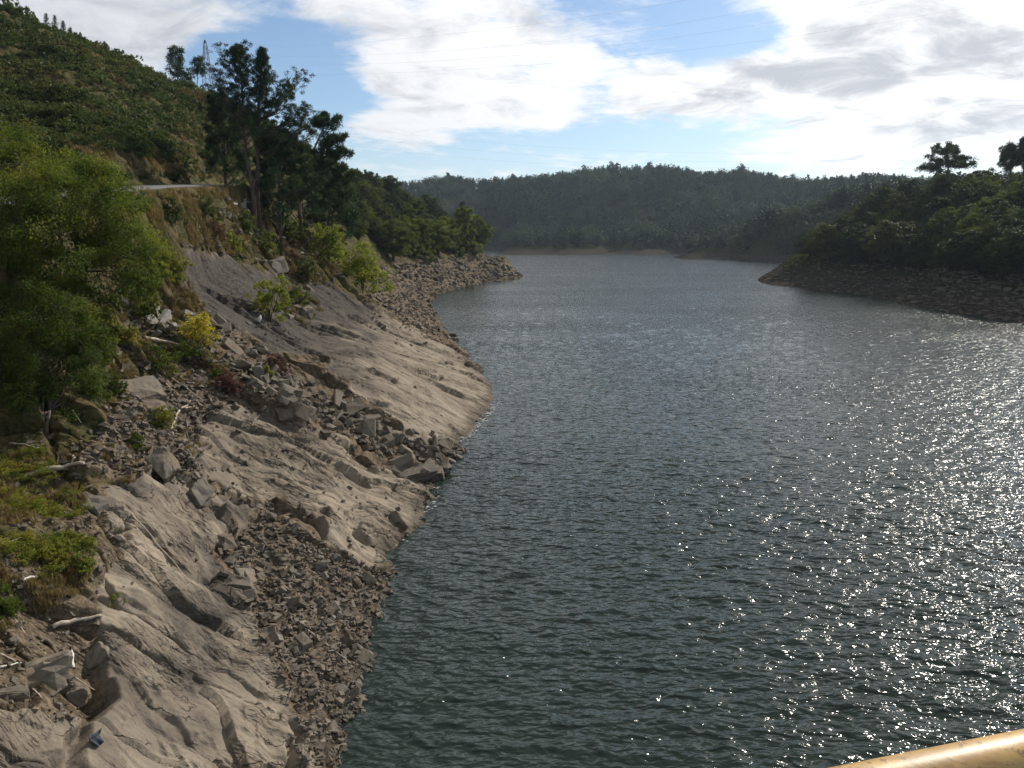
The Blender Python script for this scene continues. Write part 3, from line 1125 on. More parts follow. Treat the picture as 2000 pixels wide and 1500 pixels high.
def ground_samples(poly, n, rg, min_sep=None):
    """points on the bank whose places fall in one of the mapped beds"""
    xs = [p[0] for p in poly]
    ys = [p[1] for p in poly]
    out = []
    tries = 0
    while len(out) < n and tries < n * 30:
        tries += 1
        px, py = rg.uniform(min(xs), max(xs)), rg.uniform(min(ys), max(ys))
        if not inpoly(np.array([px]), np.array([py]), poly)[0]:
            continue
        loc, nor = hit_px(px, py)
        if loc is None or loc.z < -0.25:
            continue
        out.append((loc, nor, px, py))
    return out


rrg = random.Random(11)
ROCKS = [rock_mesh('rock', 40 + i, d, M['rock']) for i, d in enumerate(
    [(1, .8, .5), (1.1, .7, .4), (1, .9, .4), (1, .7, .6), (1.3, .7, .35), (.95, .8, .65), (1.2, .9, .3), (1.1, .55, .5), (1, .8, .45), (1.25, .8, .5)])]
PALE = [rock_mesh('pale_rock', 60 + i, d, M['pale_rock']) for i, d in enumerate([(1, .8, .35), (1.2, .7, .3), (1, .6, .4), (1.3, .9, .25)])]


def place_rock(meshes, loc, size, label, group, nor=None, name='rock', tilt=0.5, sink=0.12, cat='rock'):
    o = link(name, rrg.choice(meshes))
    o.location = loc + Vector((0, 0, size * (0.2 - sink)))
    q = (nor or Vector((0, 0, 1))).to_track_quat('Z', 'Y').to_euler()
    o.rotation_euler = (q.x + rrg.gauss(0, tilt), q.y + rrg.gauss(0, tilt), rrg.uniform(0, 6.28))
    s = size
    o.scale = (s * rrg.uniform(.85, 1.15), s * rrg.uniform(.8, 1.1), s * rrg.uniform(.8, 1.2))
    return tag(o, label, cat, group)


# rocks of the beds: the largest ones individually
beds = [
    ('bandF', 92, (20, 48), ROCKS, 'angular dark grey rock in the tumbled band between the two big slabs', 'rocks of the band between the slabs'),
    ('bandE', 26, (20, 46), ROCKS, 'angular brown rock in the small heap below the yellow shrub', 'rocks of the heap below the yellow shrub'),
    ('upper', 24, (16, 40), PALE, 'pale grey flat rock in the heap beside the big green bush', 'pale rocks beside the big bush'),
    ('bankrocks', 18, (10, 24), PALE, 'pale grey stone showing through the grass of the embankment below the road', 'pale stones of the road embankment'),
    ('scree', 46, (22, 40), ROCKS, 'brown stone lying in the gravel gully by the near waterline', 'stones in the gravel gully'),
    ('bandG', 60, (8, 19), ROCKS, 'grey rock on the stony shore under the row of shoreline trees', 'rocks on the stony shore'),
]
for key, n, (s0, s1), meshes, lab, grp in beds:
    for loc, nor, px, py in ground_samples(POLY[key], n, rrg):
        s = rrg.uniform(s0, s1) ** 1.0 * (0.55 + 0.6 * rrg.random()) / 1500 * (loc - CAMP).length
        place_rock(meshes, loc, s, lab, grp, nor)

# single boulders the photo shows plainly
big = [
    (805, 925, 78, (1.5, .9, .45), 'long dark slab-like boulder at the foot of the rock band, next to the water', 3),
    (848, 930, 56, (1.2, .8, .6), 'dark wedge boulder standing at the waterline below the rock band', 5),
    (873, 870, 34, (1, .8, .7), 'dark upright boulder at the water where the upper slab ends', 8),
    (560, 812, 46, (1, .9, .7), 'dark pentagonal boulder resting at the head of the lower slab', 12),
    (690, 800, 56, (1.4, .8, .5), 'broad flat-topped boulder in the middle of the rock band', 15),
    (320, 905, 80, (1.4, .9, .6), 'square-cut grey boulder with a deep shaded front above the near rounded rocks', 21),
    (385, 970, 66, (1, .9, .9), 'rounded brown boulder wedged above the gravel gully', 23),
    (180, 985, 66, (1.4, .9, .45), 'pale tilted flat boulder at the edge of the green herbs', 27),
    (222, 1000, 44, (1, .8, .7), 'dark overhanging boulder touching the pale tilted one', 29),
    (265, 765, 92, (1.6, .9, .4), 'long brown ledge block below the bluish bush', 33),
    (300, 800, 60, (1.3, .6, .5), 'triangular brown block at the end of the long ledge', 35),
    (150, 1360, 44, (1, .9, .8), 'split brown boulder among pale stones near the blue scrap', 38),
    (80, 1330, 84, (1.3, 1, .5), 'broad smooth tan boulder set in the littered soil', 41),
    (190, 1285, 56, (1, .9, .5), 'low sandy boulder with a dark hollow beneath it', 44),
    (20, 1355, 46, (1.5, .8, .4), 'tan wedge of rock at the edge of the littered soil', 47),
    (862, 648, 12, (1, .9, .8), 'small dark rock standing at the edge of the water off the stony shore', 50),
    (884, 655, 16, (1.4, .9, .6), 'dark rock lying in the water just off the stony shore', 53),
    (590, 612, 50, (1, .8, .7), 'dark blocky boulder beside the small tree on the upper slab', 56),
    (560, 620, 34, (1.1, .8, .6), 'dark boulder at the root of the small tree on the slab', 59),
    (515, 1240, 42, (1.3, .8, .6), 'dark angular block on the near edge of the gravel gully', 62),
    (535, 520, 48, (1.5, .9, .7), 'dark overhanging rock above the slab beside the bright bushes', 65),
    (440, 1060, 40, (1.2, 1, .8), 'squarish grey boulder at the head of the gravel gully', 68),
    (650, 1190, 36, (1.2, .9, .5), 'largest flat stone in the gravel gully', 70),
    (470, 1150, 46, (1.4, 1, .6), 'layered grey boulder sitting on the rounded rock beside the gully', 72),
]
for px, py, sz, dims, lab, sd in big:
    loc, nor = hit_px(px, py)
    if loc is None:
        continue
    if loc.z < 0 or px in (862, 884):
        loc = Vector(zpt(px, py, 0.1))
        nor = Vector((0, 0, 1))
    s = sz * .82 / 1500 * (loc - CAMP).length
    o = link('boulder', rock_mesh('boulder', sd, dims, M['boulder'], .10))
    q = nor.to_track_quat('Z', 'Y').to_euler()
    o.location = loc + nor * s * .02
    o.rotation_euler = (q.x + rrg.gauss(0, .12), q.y + rrg.gauss(0, .12), q.z + rrg.uniform(-.6, .6))
    o.scale = (s, s, s)
    tag(o, lab, 'boulder')

# remaining rubble: uncountable
def scatter_rubble():
    pos, sc, rz = [], [], []
    for key, n, (s0, s1), flat in [('scree', 6500, (2, 19), 1), ('scree', 5000, (1.5, 4.5), 1), ('bandF', 900, (5, 26), 1), ('bandE', 260, (5, 22), 1), ('bandG', 3600, (2.5, 11), 1), ('rubble', 1700, (4, 20), 1), ('upper', 160, (5, 22), 1)]:
        for loc, nor, px, py in ground_samples(POLY[key], n, rrg):
            if rrg.random() < .28:
                l2, n2 = hit_px(px + rrg.gauss(0, 24), py + rrg.gauss(0, 18))
                if l2 is not None and l2.z > -.2:
                    loc = l2
            s = (s0 + (s1 - s0) * rrg.random() ** 3.6) / 1500 * (loc - CAMP).length
            pos.append((loc.x, loc.y, loc.z + s * .1))
            sc.append((s, s * rrg.uniform(.6, 1.1), s * rrg.uniform(.35, .95)))
            rz.append(rrg.uniform(0, 6.28))
    # loose stones over the rest of the bank
    for poly, n, (s0, s1) in [([(0, 850), (330, 830), (520, 980), (420, 1100), (200, 1180), (180, 1420), (0, 1390)], 1300, (3, 15)), ([(220, 640), (460, 700), (520, 800), (380, 850), (200, 840)], 700, (4, 22)),
                              (POLY['slabA'], 40, (3, 9)), (POLY['slabB'], 110, (5, 15)), ([(440, 380), (700, 520), (640, 560), (350, 480)], 420, (3, 17))]:
        for loc, nor, px, py in ground_samples(poly, n, rrg):
            if poly is not POLY['slabA'] and poly is not POLY['slabB'] and any(inpoly(np.array([px]), np.array([py]), POLY[k_])[0] for k_ in ('bulge', 'slabA', 'slabB')) and rrg.random() < .92:
                continue
            s = (s0 + (s1 - s0) * rrg.random() ** 3) / 1500 * (loc - CAMP).length
            pos.append((loc.x, loc.y, loc.z + s * .1))
            sc.append((s, s * rrg.uniform(.7, 1.2), s * rrg.uniform(.5, 1.1)))
            rz.append(rrg.uniform(0, 6.28))
    tv = []
    for V, F in ROCKV:
        for k in range(3):
            e = Matrix.Rotation(rrg.gauss(0, .5), 3, 'X') @ Matrix.Rotation(rrg.gauss(0.35, .4), 3, 'Y')
            tv.append((V @ np.array(e).T, F))
    V, F = merge_np(tv, np.array(pos), np.array(rz), np.array(sc))
    o = link('rubble', mesh_np('rubble', V, F, M['rock'], smooth=False))
    tag(o, 'loose brown rubble and gravel scattered over the rocky bank', 'rubble', kind='stuff')


scatter_rubble()


# ------------------------------------------------------------------ driftwood and sticks
def stick(name, pix, r, mat, label, cat='branch', lift=0.0, forks=(), group=None):
    acc = Acc()

    def path(pp, r0, r1):
        pts = []
        for i, (px, py) in enumerate(pp):
            loc, nor = hit_px(px, py)
            pts.append(loc)
        # even out depth so the piece stays straight-ish over hollows
        if len(pts) > 2:
            a, b = pts[0], pts[-1]
            for i in range(1, len(pts) - 1):
                f = i / (len(pts) - 1)
                Yd = a.y + (b.y - a.y) * f
                pts[i] = at(*pp[i], min(pts[i].y, Yd * .5 + pts[i].y * .5))
        fine = []
        for i in range(len(pts) - 1):
            for k in range(4):
                fine.append(pts[i].lerp(pts[i + 1], k / 4))
        fine.append(pts[-1])
        for i in range(1, len(fine) - 1):
            fine[i] = fine[i] + Vector((rrg.gauss(0, r * .5), rrg.gauss(0, r * .3), rrg.gauss(0, r * .5)))
        for _ in range(1):
            fine = [fine[0]] + [(fine[i - 1] + fine[i] * 2 + fine[i + 1]) / 4 for i in range(1, len(fine) - 1)] + [fine[-1]]
        fine = [p + Vector((0, -.05, r * .6 + lift)) for p in fine]
        n = len(fine)
        rad = [(r0 + (r1 - r0) * i / (n - 1)) * rrg.uniform(.85, 1.15) for i in range(n)]
        acc.tube(fine, rad, 7)
    path(pix, r, r * .5)
    for f in forks:
        path(f, r * .55, r * .25)
    o = link(name, acc.mesh(name, mat))
    return tag(o, label, cat, group)


B, D, K = M['bleached'], M['driftwood'], M['darkwood']
stick('driftwood_log', [(42, 938), (75, 926), (105, 916), (135, 912), (165, 908)], .13, D, 'thick weathered driftwood log lying across the edge of the green herbs', 'log',
      forks=[[(120, 913), (112, 900), (118, 885)], [(140, 910), (150, 896), (145, 892)]])
stick('driftwood_log', [(282, 662), (310, 668), (340, 671), (372, 679)], .16, D, 'pale straight log lying above the bluish bush', 'log')
stick('driftwood_stick', [(25, 1137), (55, 1130), (75, 1127), (96, 1119)], .055, B, 'bright bleached stick on the dry soil left of the dark rounded rock')
stick('driftwood_branch', [(258, 1005), (290, 1038), (308, 1064), (320, 1076), (345, 1103), (365, 1130)], .035, D, 'long thin pale branch draped over the dark rounded rocks')
stick('dead_snag', [(338, 850), (337, 830), (345, 812), (358, 797)], .10, D, 'forked grey snag standing on the rubble with bleached tips', 'snag',
      forks=[[(358, 797), (368, 790), (377, 776)], [(358, 797), (380, 797), (386, 775)]])
stick('driftwood_branch', [(105, 1226), (140, 1215), (170, 1208), (200, 1203)], .085, D, 'split greyish log end lying across the littered soil above the sandy boulder')
stick('driftwood_branch', [(76, 1243), (100, 1258), (120, 1285), (142, 1304)], .075, K, 'dark curved branch lying over the littered soil')
stick('driftwood_stick', [(146, 1304), (143, 1282), (141, 1262)], .05, B, 'short white stick standing upright by the end of the dark branch')
stick('driftwood_branch', [(25, 1200), (50, 1235), (90, 1275), (130, 1308), (160, 1330), (188, 1347)], .022, D, 'long thin twig running down through the littered soil to the stones')
stick('driftwood_stick', [(0, 1303), (25, 1297), (44, 1294)], .035, B, 'pale stick pointing in from the picture edge over the littered soil')
stick('driftwood_stick', [(0, 1275), (22, 1285), (40, 1296)], .025, D, 'thin grey twig crossing the pale stick over the littered soil')
stick('driftwood_branch', [(590, 1223), (620, 1245), (655, 1270), (686, 1296)], .04, D, 'straight brown branch lying in the gravel gully towards the water')
stick('driftwood_stick', [(562, 1104), (556, 1116), (552, 1128)], .035, B, 'short white stick lying on the stones at the top of the gravel gully')
stick('driftwood_stick', [(568, 1108), (574, 1122), (581, 1138)], .03, D, 'short brown stick beside the white one at the top of the gravel gully')
stick('driftwood_stick', [(545, 1208), (562, 1190), (585, 1172)], .02, D, 'thin pale twig leaning up the gravel gully')
stick('driftwood_stick', [(487, 1138), (494, 1160), (496, 1176)], .025, D, 'thin twig against the layered boulder beside the gully')
stick('driftwood_branch', [(330, 735), (365, 760), (400, 785)], .05, D, 'straight grey branch lying over the rubble above the snag')
stick('driftwood_branch', [(388, 742), (410, 758), (432, 774)], .045, B, 'pale thin branch pointing down to the lower slab')
stick('driftwood_branch', [(365, 758), (390, 764), (415, 766)], .035, D, 'thin level branch lying across the rubble below the brown shrub')
stick('driftwood_branch', [(320, 745), (340, 765), (362, 782)], .045, D, 'thin grey branch left of the straight one above the snag')
stick('driftwood_branch', [(20, 866), (50, 869), (80, 876)], .05, D, 'brown branch lying beneath the big bush by the pale slab')
stick('driftwood_stick', [(142, 800), (152, 815), (160, 826)], .035, B, 'bleached stick poking out under the big green bush')
stick('driftwood_branch', [(155, 865), (185, 874), (210, 895), (228, 915)], .035, K, 'dark bent branch below the big bush over the brown ledges')
stick('driftwood_branch', [(0, 1068), (20, 1060), (45, 1048)], .035, D, 'thin grey branch half buried in the green herbs')
stick('driftwood_stick', [(65, 1345), (75, 1352), (84, 1362)], .03, D, 'short brown stick beside the broad tan boulder')
stick('driftwood_stick', [(122, 1318), (126, 1328), (131, 1336)], .035, D, 'short stub of wood beside the broad smooth boulder')

# ------------------------------------------------------------------ litter
def litter():
    loc, nor = hit_px(184, 1450)
    s = 20 / 1500 * (loc - CAMP).length
    V, nx, ny = [], 9, 7
    for j in range(ny):
        for i in range(nx):
            a, b = i / (nx - 1) - .5, j / (ny - 1) - .5
            w = .55 + .35 * (b + .5)
            x = a * w * s * 1.1 + (.22 * s if b > .3 and a > 0 else 0)
            V.append((x, b * s * 1.0, .10 * s + .28 * s * abs(a) ** 1.3 + .07 * s * math.sin(9 * a + 5 * b) + (.24 * s if b > .4 else 0)))
    V = np.array(V)
    V2 = V + np.array([0, 0, -.015])
    F = grid_faces(ny, nx)
    edge = []
    n = len(V)
    ring = [i for i in range(nx)] + [nx * j + nx - 1 for j in range(1, ny)] + [nx * (ny - 1) + i for i in range(nx - 2, -1, -1)] + [nx * j for j in range(ny - 2, 0, -1)]
    for i in range(len(ring)):
        a, b = ring[i], ring[(i + 1) % len(ring)]
        edge.append((a, a + n, b + n, b))
    me = mesh_np('plastic_scrap', np.vstack([V, V2]), np.vstack([F, F[:, ::-1] + n, np.array(edge)]), plain_mat('slate_blue_plastic', (0.022, 0.032, 0.047, 1), 0.7, 0.25))
    o = link('plastic_scrap', me)
    o.location = loc + nor * .06
    o.rotation_euler = ((nor + Vector((0, -.25, 0))).to_track_quat('Z', 'Y')).to_euler()
    tag(o, 'bent slate blue plastic scrap lying on the near smooth rock', 'scrap')
    for px, py, s, col, lab, cat in [(505, 628, 9, (0.75, 0.74, 0.70, 1), 'small upright white plastic container on the slab below the small tree', 'container'),
                                     (333, 614, 9, (0.16, 0.32, 0.45, 1), 'small light blue plastic bottle between the pale rocks', 'bottle')]:
        loc, nor = hit_px(px, py)
        k = s / 1500 * (loc - CAMP).length
        acc = Acc()
        prof = [(0, .0), (.32, .0), (.36, .06), (.36, .9), (.28, 1.08), (.14, 1.2), (.14, 1.4), (0, 1.42)]
        n = 12
        V = np.array([(r * math.cos(6.283 * i / n) * k, r * math.sin(6.283 * i / n) * k, h * k) for r, h in prof for i in range(n)])
        Q = [(j * n + i, j * n + (i + 1) % n, (j + 1) * n + (i + 1) % n, (j + 1) * n + i) for j in range(len(prof) - 1) for i in range(n)]
        name = 'plastic_container' if cat == 'container' else 'plastic_bottle'
        o = link(name, mesh_np(name, V, np.array(Q), plain_mat(name, col, .4, .5)))
        o.location = loc
        o.rotation_euler = (.25, .35, .4) if cat == 'container' else (1.2, .4, .9)
        tag(o, lab, cat)


litter()


# ------------------------------------------------------------------ broadleaf trees and shrubs
def limb_pts(a, b, bend, rg, n=5):
    a, b = Vector(a), Vector(b)
    L = (b - a).length
    pts = []
    for i in range(n + 1):
        f = i / n
        p = a.lerp(b, f) + Vector((rg.normal() * .05 * L, rg.normal() * .05 * L, math.sin(f * math.pi) * bend * L)) * (1 if 0 < i < n else 0)
        pts.append(p)
    return pts


def tree_from_clumps(name, base, clumps, n_leaf, leaf, mat, label, cat, rg, trunk_r=.12, group=None, aspect=.6, multi=3, droop=0.0, sub=14, shell=.5, twigs=True):
    """a thing at its base with a crown and a stem part; clumps in world coordinates"""
    base = Vector(base)
    root = empty(name, base)
    tag(root, label, cat, group)
    cl = [((c[0] - base.x, c[1] - base.y, c[2] - base.z), r) for c, r in clumps]
    V, F = crown_np(cl, n_leaf, leaf, rg, aspect, sub, droop, shell)
    link('crown', mesh_np('crown', V, F, mat, False), root)
    acc = Acc()
    top = np.mean([c for c, r in cl], axis=0)
    forks = []
    for k in range(multi):
        q = Vector((top[0] * .35 + rg.normal() * trunk_r * 1.5, top[1] * .35 + rg.normal() * trunk_r * 1.5, top[2] * .45))
        pts = limb_pts((rg.normal() * trunk_r * .6, rg.normal() * trunk_r * .6, -.4), q, .03, rg)
        acc.tube(pts, [trunk_r * (1 - .45 * i / 5) for i in range(6)], 7)
        forks.append(q)
    for c, r in cl:
        f = min(forks, key=lambda q: (q - Vector(c)).length)
        pts = limb_pts(f, c, .06, rg)
        acc.tube(pts, [trunk_r * (.55 - .45 * i / 5) for i in range(6)], 5)
        if twigs:
            for _ in range(4):
                d = unit(rg.normal(size=(1, 3)))[0] * np.array(r) * .9
                acc.tube([Vector(c), Vector(np.array(c) + d * .5) + Vector((0, 0, .05)), Vector(np.array(c) + d)], [trunk_r * .14, trunk_r * .1, trunk_r * .04], 4)
    link('trunk', acc.mesh('trunk', M['bark']), root)
    return root


def clumps_px(lst, Y, squash=.85):
    out = []
    for row in lst:
        px, py, rp = row[:3]
        yy = Y + (row[3] if len(row) > 3 else 0)
        r = rp / 1500 * yy * 1.02
        out.append((tuple(at(px, py, yy)), (r, r * .9, r * squash)))
    return out


trg = np.random.default_rng(21)
# the big bush that fills the upper left, and the darker one below it
upper_bush = clumps_px([(15, 275, 40, 1), (40, 320, 70), (95, 335, 60, 2), (150, 360, 66, 1), (200, 385, 62), (235, 405, 46, -1), (250, 385, 34, 1), (180, 345, 46, 1), (225, 375, 40, 2), (60, 400, 90, -2), (150, 440, 92, -2), (235, 460, 66, -1), (270, 490, 48), (285, 530, 40, -1), (30, 480, 90, -3),
                        (110, 520, 96, -3), (200, 530, 80, -2), (255, 560, 44, -2), (290, 500, 40, 1), (305, 480, 30, 2), (60, 560, 70, -3), (165, 590, 50, -3), (-40, 400, 90), (-60, 520, 90)], 44)
b1 = drop(*at(150, 600, 46)[:2]) or at(150, 650, 46)
tree_from_clumps('willow_tree', b1, upper_bush, 100000, .122, M['willow'], 'big yellow-green willow filling the upper left slope in front of the road', 'tree', trg, .16, multi=5, sub=26, shell=.35)
lower_bush = clumps_px([(60, 620, 80), (130, 620, 62), (165, 660, 44, 1), (40, 700, 92, -1), (120, 705, 80, -1), (180, 690, 34), (60, 780, 84, -2), (130, 770, 62, -1), (175, 752, 36), (40, 840, 56, -2), (110, 830, 50, -1), (70, 870, 44, -2), (150, 815, 40, -1), (20, 880, 40, -2), (190, 655, 26, 1), (-40, 700, 80), (-30, 800, 70, -1)], 37)
b2 = hit_px(90, 850)[0]
tree_from_clumps('alder_bush', b2, lower_bush, 60000, .11, M['alder'], 'dark green leafy bush below the big willow, above the driftwood log', 'bush', trg, .10, multi=5, sub=24, shell=.35)

# low bright herbs at the left edge
herb_patches = [
    (25, 905, 52, 'yellow-green herb clump below the dark bush at the picture edge'), (75, 900, 40, 'bright herb clump just above the thick driftwood log'),
    (40, 975, 60, 'wide patch of bright green herbs below the driftwood log'), (110, 985, 46, 'green herb clump beside the pale tilted boulder'),
    (30, 1045, 50, 'sparse green herb clump at the picture edge above the bleached stick'), (95, 1050, 46, 'green herb clump in the middle of the herb slope'),
    (140, 1090, 36, 'lowest bright herb clump above the dark rounded rock'), (150, 1040, 34, 'reddish green herb clump beside the dark overhanging boulder'), (10, 1185, 34, 'tuft of long dark green grass at the picture edge')]
for px, py, rp, lab in herb_patches:
    loc, nor = hit_px(px, py + rp * .45)
    r = rp / 1500 * (loc - CAMP).length
    cl = []
    for k in range(7):
        dx, dy = rrg.gauss(0, .5) * r, rrg.gauss(0, .5) * r
        g = drop(loc.x + dx, loc.y + dy) or loc
        cl.append(((g.x, g.y, g.z + .16), (r * .5, r * .5, .22 + .12 * rrg.random())))
    tree_from_clumps('herb_clump', loc, cl, 4200, .075, M['herb'] if '1185' not in str(py) else M['alder'], lab, 'herbs', trg, .012, 'herbs at the left edge', aspect=.42, multi=5, sub=22, shell=.2)


def shrub(px, py, wpx, hpx, mat, label, name='shrub', leaf=None, n=None, multi=4, cat='shrub', group=None, k=8, Y=None, trunk=.05, aspect=.6):
    """base at (px,py); crown about wpx wide and hpx tall"""
    loc, nor = hit_px(px, py)
    if loc is None:
        return
    dist = (loc - CAMP).length
    w, h = wpx / 1500 * dist, hpx / 1500 * dist
    cl = []
    for i in range(k):
        t = (i + .5) / k
        a = i * 2.4 + rrg.random()
        rr = .30 * w * math.sqrt(rrg.random()) * (1.05 - .5 * t)
        r = w * rrg.uniform(.18, .27)
        cl.append(((loc.x + rr * math.cos(a) * 1.1, loc.y + rr * math.sin(a), loc.z + h * (.22 + .62 * t)), (r, r, min(r, h * .3) * .95)))
    px_leaf = leaf or max(.10, 4.2 / 1500 * dist)
    area = w * h
    nn = n or int(min(16000, max(700, 7.0 * area / (px_leaf ** 2 * .6) * .6)))
    return tree_from_clumps(name, loc, cl, nn, px_leaf, mat, label, cat, trg, trunk, group, multi=multi, aspect=aspect, shell=.4)


shrub(640, 520, 96, 84, M['lime'], 'bright yellow-green young tree just above the wide bright bush', 'young_tree', cat='tree', trunk=.12)
shrub(708, 572, 128, 88, M['lime'], 'wide bright green bush at the upper end of the big slab', 'bush', cat='bush', k=12, trunk=.1)
shrub(528, 628, 88, 82, M['lime'], 'small yellow-green tree growing out of the big slab', 'small_tree', cat='tree', trunk=.09, k=9)
shrub(585, 606, 54, 46, M['alder'], 'dim green shrub right behind the small slab tree')
shrub(388, 668, 84, 52, M['yellow'], 'small golden yellow shrub at the end of the pale log', k=9)
shrub(285, 628, 70, 64, M['alder'], 'dark green shrub among the pale rocks')
shrub(300, 735, 100, 56, M['alder'], 'bluish green shrub below the pale log', k=10)
shrub(370, 705, 66, 36, M['alder'], 'low green shrub right of the bluish one')
shrub(250, 680, 56, 42, M['herb'], 'yellowish shrub between the big bush and the pale log')
shrub(448, 768, 66, 42, M['heather'], 'brownish green shrub on the head of the lower slab')
shrub(432, 752, 40, 30, M['alder'], 'small green shrub touching the brownish one above the lower slab')
shrub(318, 838, 60, 40, M['herb'], 'low green shrub in the rubble beside the snag')
shrub(270, 885, 44, 36, M['alder'], 'small green shrub above the square-cut boulder')
shrub(540, 730, 56, 40, M['heather'], 'reddish heather shrub at the edge of the big slab')
shrub(520, 742, 34, 26, M['herb'], 'small green shrub under the reddish heather')
shrub(422, 470, 44, 34, M['heather'], 'purple heather bush on the road embankment')
shrub(520, 500, 60, 44, M['alder'], 'dark green gorse bush above the overhanging rock')
shrub(480, 460, 56, 42, M['alder'], 'dark green bush in the middle of the road embankment')
shrub(560, 470, 66, 46, M['alder'], 'dark green bush right of the middle of the embankment')
shrub(455, 495, 44, 38, M['lime'], 'fresh green broom bush above the top of the slab')
shrub(400, 430, 70, 38, M['scrub'], 'dull green bush just below the road edge')
shrub(335, 440, 60, 44, M['scrub'], 'dull green bush between the willow and the road embankment')
shrub(600, 545, 60, 40, M['scrub'], 'low dull shrub left of the wide bright bush')
shrub(345, 560, 64, 60, M['herb'], 'yellowish bush at the right foot of the big willow')
shrub(225, 775, 50, 44, M['alder'], 'green shrub at the right foot of the dark bush')
shrub(210, 705, 48, 50, M['willow'], 'olive shrub wedged between the two big bushes')
shrub(195, 650, 60, 50, M['herb'], 'rusty shrub in the gap right of the dark bush')
shrub(165, 1120, 44, 30, M['herb'], 'small reddish herb tuft above the dark rounded rock', name='herb_tuft', cat='herbs')

# ------------------------------------------------------------------ dry grass and hillside scrub (stuff)
def grass_tuft(seed, n=26, h=1.0):
    rg = np.random.default_rng(seed)
    C, Dd, N = [], [], []
    a = rg.random(n) * 6.28
    lean = rg.random(n) * .55
    d = np.stack([np.cos(a) * lean, np.sin(a) * lean, np.ones(n)], 1)
    L = h * (.6 + .5 * rg.random(n))
    c = np.stack([rg.normal(size=n) * .16, rg.normal(size=n) * .16, np.zeros(n)], 1) + unit(d) * L[:, None] * .5
    return leaf_quads(c, d, rg.normal(size=(n, 3)), L, np.full(n, .075 * h))


def dry_grass():
    pos, sc = [], []
    for poly, n, s in [([(270, 380), (450, 372), (560, 440), (700, 520), (620, 560), (480, 505), (345, 480), (300, 520), (290, 420)], 3000, (.35, .8)),
                       ([(300, 520), (360, 540), (400, 600), (330, 640), (220, 640), (260, 600)], 800, (.25, .55)),
                       ([(80, 290), (260, 330), (440, 360), (460, 345), (360, 270), (200, 250)], 1500, (.4, .9)),
                       ([(200, 640), (420, 680), (470, 760), (330, 760), (210, 800)], 700, (.2, .5)),
                       ([(0, 880), (150, 880), (200, 1060), (160, 1160), (0, 1240)], 1200, (.15, .34)),
                       ([(130, 830), (330, 800), (420, 880), (250, 950)], 260, (.15, .35)),
                       ([(540, 540), (640, 600), (600, 640), (540, 600)], 260, (.3, .6))]:
        for loc, nor, px, py in ground_samples(poly, n, rrg):
            if float(fbm(np.array([loc.x * .35]), np.array([loc.y * .35]), 3, 77)[0]) < -.12:
                continue
            if road_dist(np.array([loc.x]), np.array([loc.y]))[0][0] < 3.0:
                continue
            pos.append(tuple(loc))
            sc.append(rrg.uniform(*s))
    V, F = merge_np([grass_tuft(i) for i in range(6)], np.array(pos), rng.random(len(pos)) * 6.28, np.array(sc))
    o = link('dry_grass', mesh_np('dry_grass', V, F, M['dry'], False))
    tag(o, 'tufts of dry straw-coloured grass on the road embankment and slope', 'grass', kind='stuff')


dry_grass()


def bush_np(seed, n=80, leaf=.30):
    rg = np.random.default_rng(seed)
    cl = [((rg.normal() * .3, rg.normal() * .3, .35 + .2 * rg.random()), (.5, .5, .42)) for _ in range(3)]
    return crown_np(cl, n, leaf, rg, .65, 9, 0, .4)


def scrub():
    V0, PX, PY = LV, LPX, LPY
    ok = (PX > -200) & (PX < 1000) & (PY < 420) & (V0[:, 2] > 17) & (V0[:, 1] > 45)
    d, _ = road_dist(V0[:, 0], V0[:, 1])
    ok &= d > 4.2
    # the embankment and slope right of the road stay open
    ok &= ~inpoly(PX, PY, [(270, 372), (460, 360), (600, 440), (700, 520), (340, 520)])
    bare = inpoly(PX, PY, [(90, 285), (240, 300), (330, 330), (430, 352), (300, 352), (240, 345), (80, 310)])
    idx = np.where(ok)[0]
    w = V0[idx, 1] ** 2 / V0[idx, 1] ** .6
    w = w * np.where(bare[idx], .10, 1)
    bald = fbm(V0[idx, 0] * .06, V0[idx, 1] * .06, 3, 88)
    w = w * np.where(bald > .6, .3, 1)
    pick = rng.choice(idx, 36000, p=w / w.sum())
    pos = V0[pick] + rng.normal(size=(len(pick), 3)) * np.array([.5, .5, 0.05])
    big = fbm(pos[:, 0] * .09, pos[:, 1] * .09, 3, 89)
    sc = (.55 + .7 * rng.random(len(pick)) ** 2) * (1 + .6 * np.clip(big, -.6, 1)) * (.7 + pos[:, 1] / 260)
    V, F = merge_np([bush_np(i) for i in range(8)], pos, rng.random(len(pick)) * 6.28, sc)
    o = link('scrub', mesh_np('scrub', V, F, M['scrub'], False))
    tag(o, 'dense cover of low gorse and heather on the steep hillside', 'scrub', kind='stuff')


scrub()


# ------------------------------------------------------------------ pines
def needle_tuft(rg, n, r, ln):
    d = unit(rg.normal(size=(n, 3)) + np.array([0, 0, .25]))
    c = d * r * (.35 + .65 * rg.random((n, 1)))
    return c, unit(d + rg.normal(size=(n, 3)) * .35)


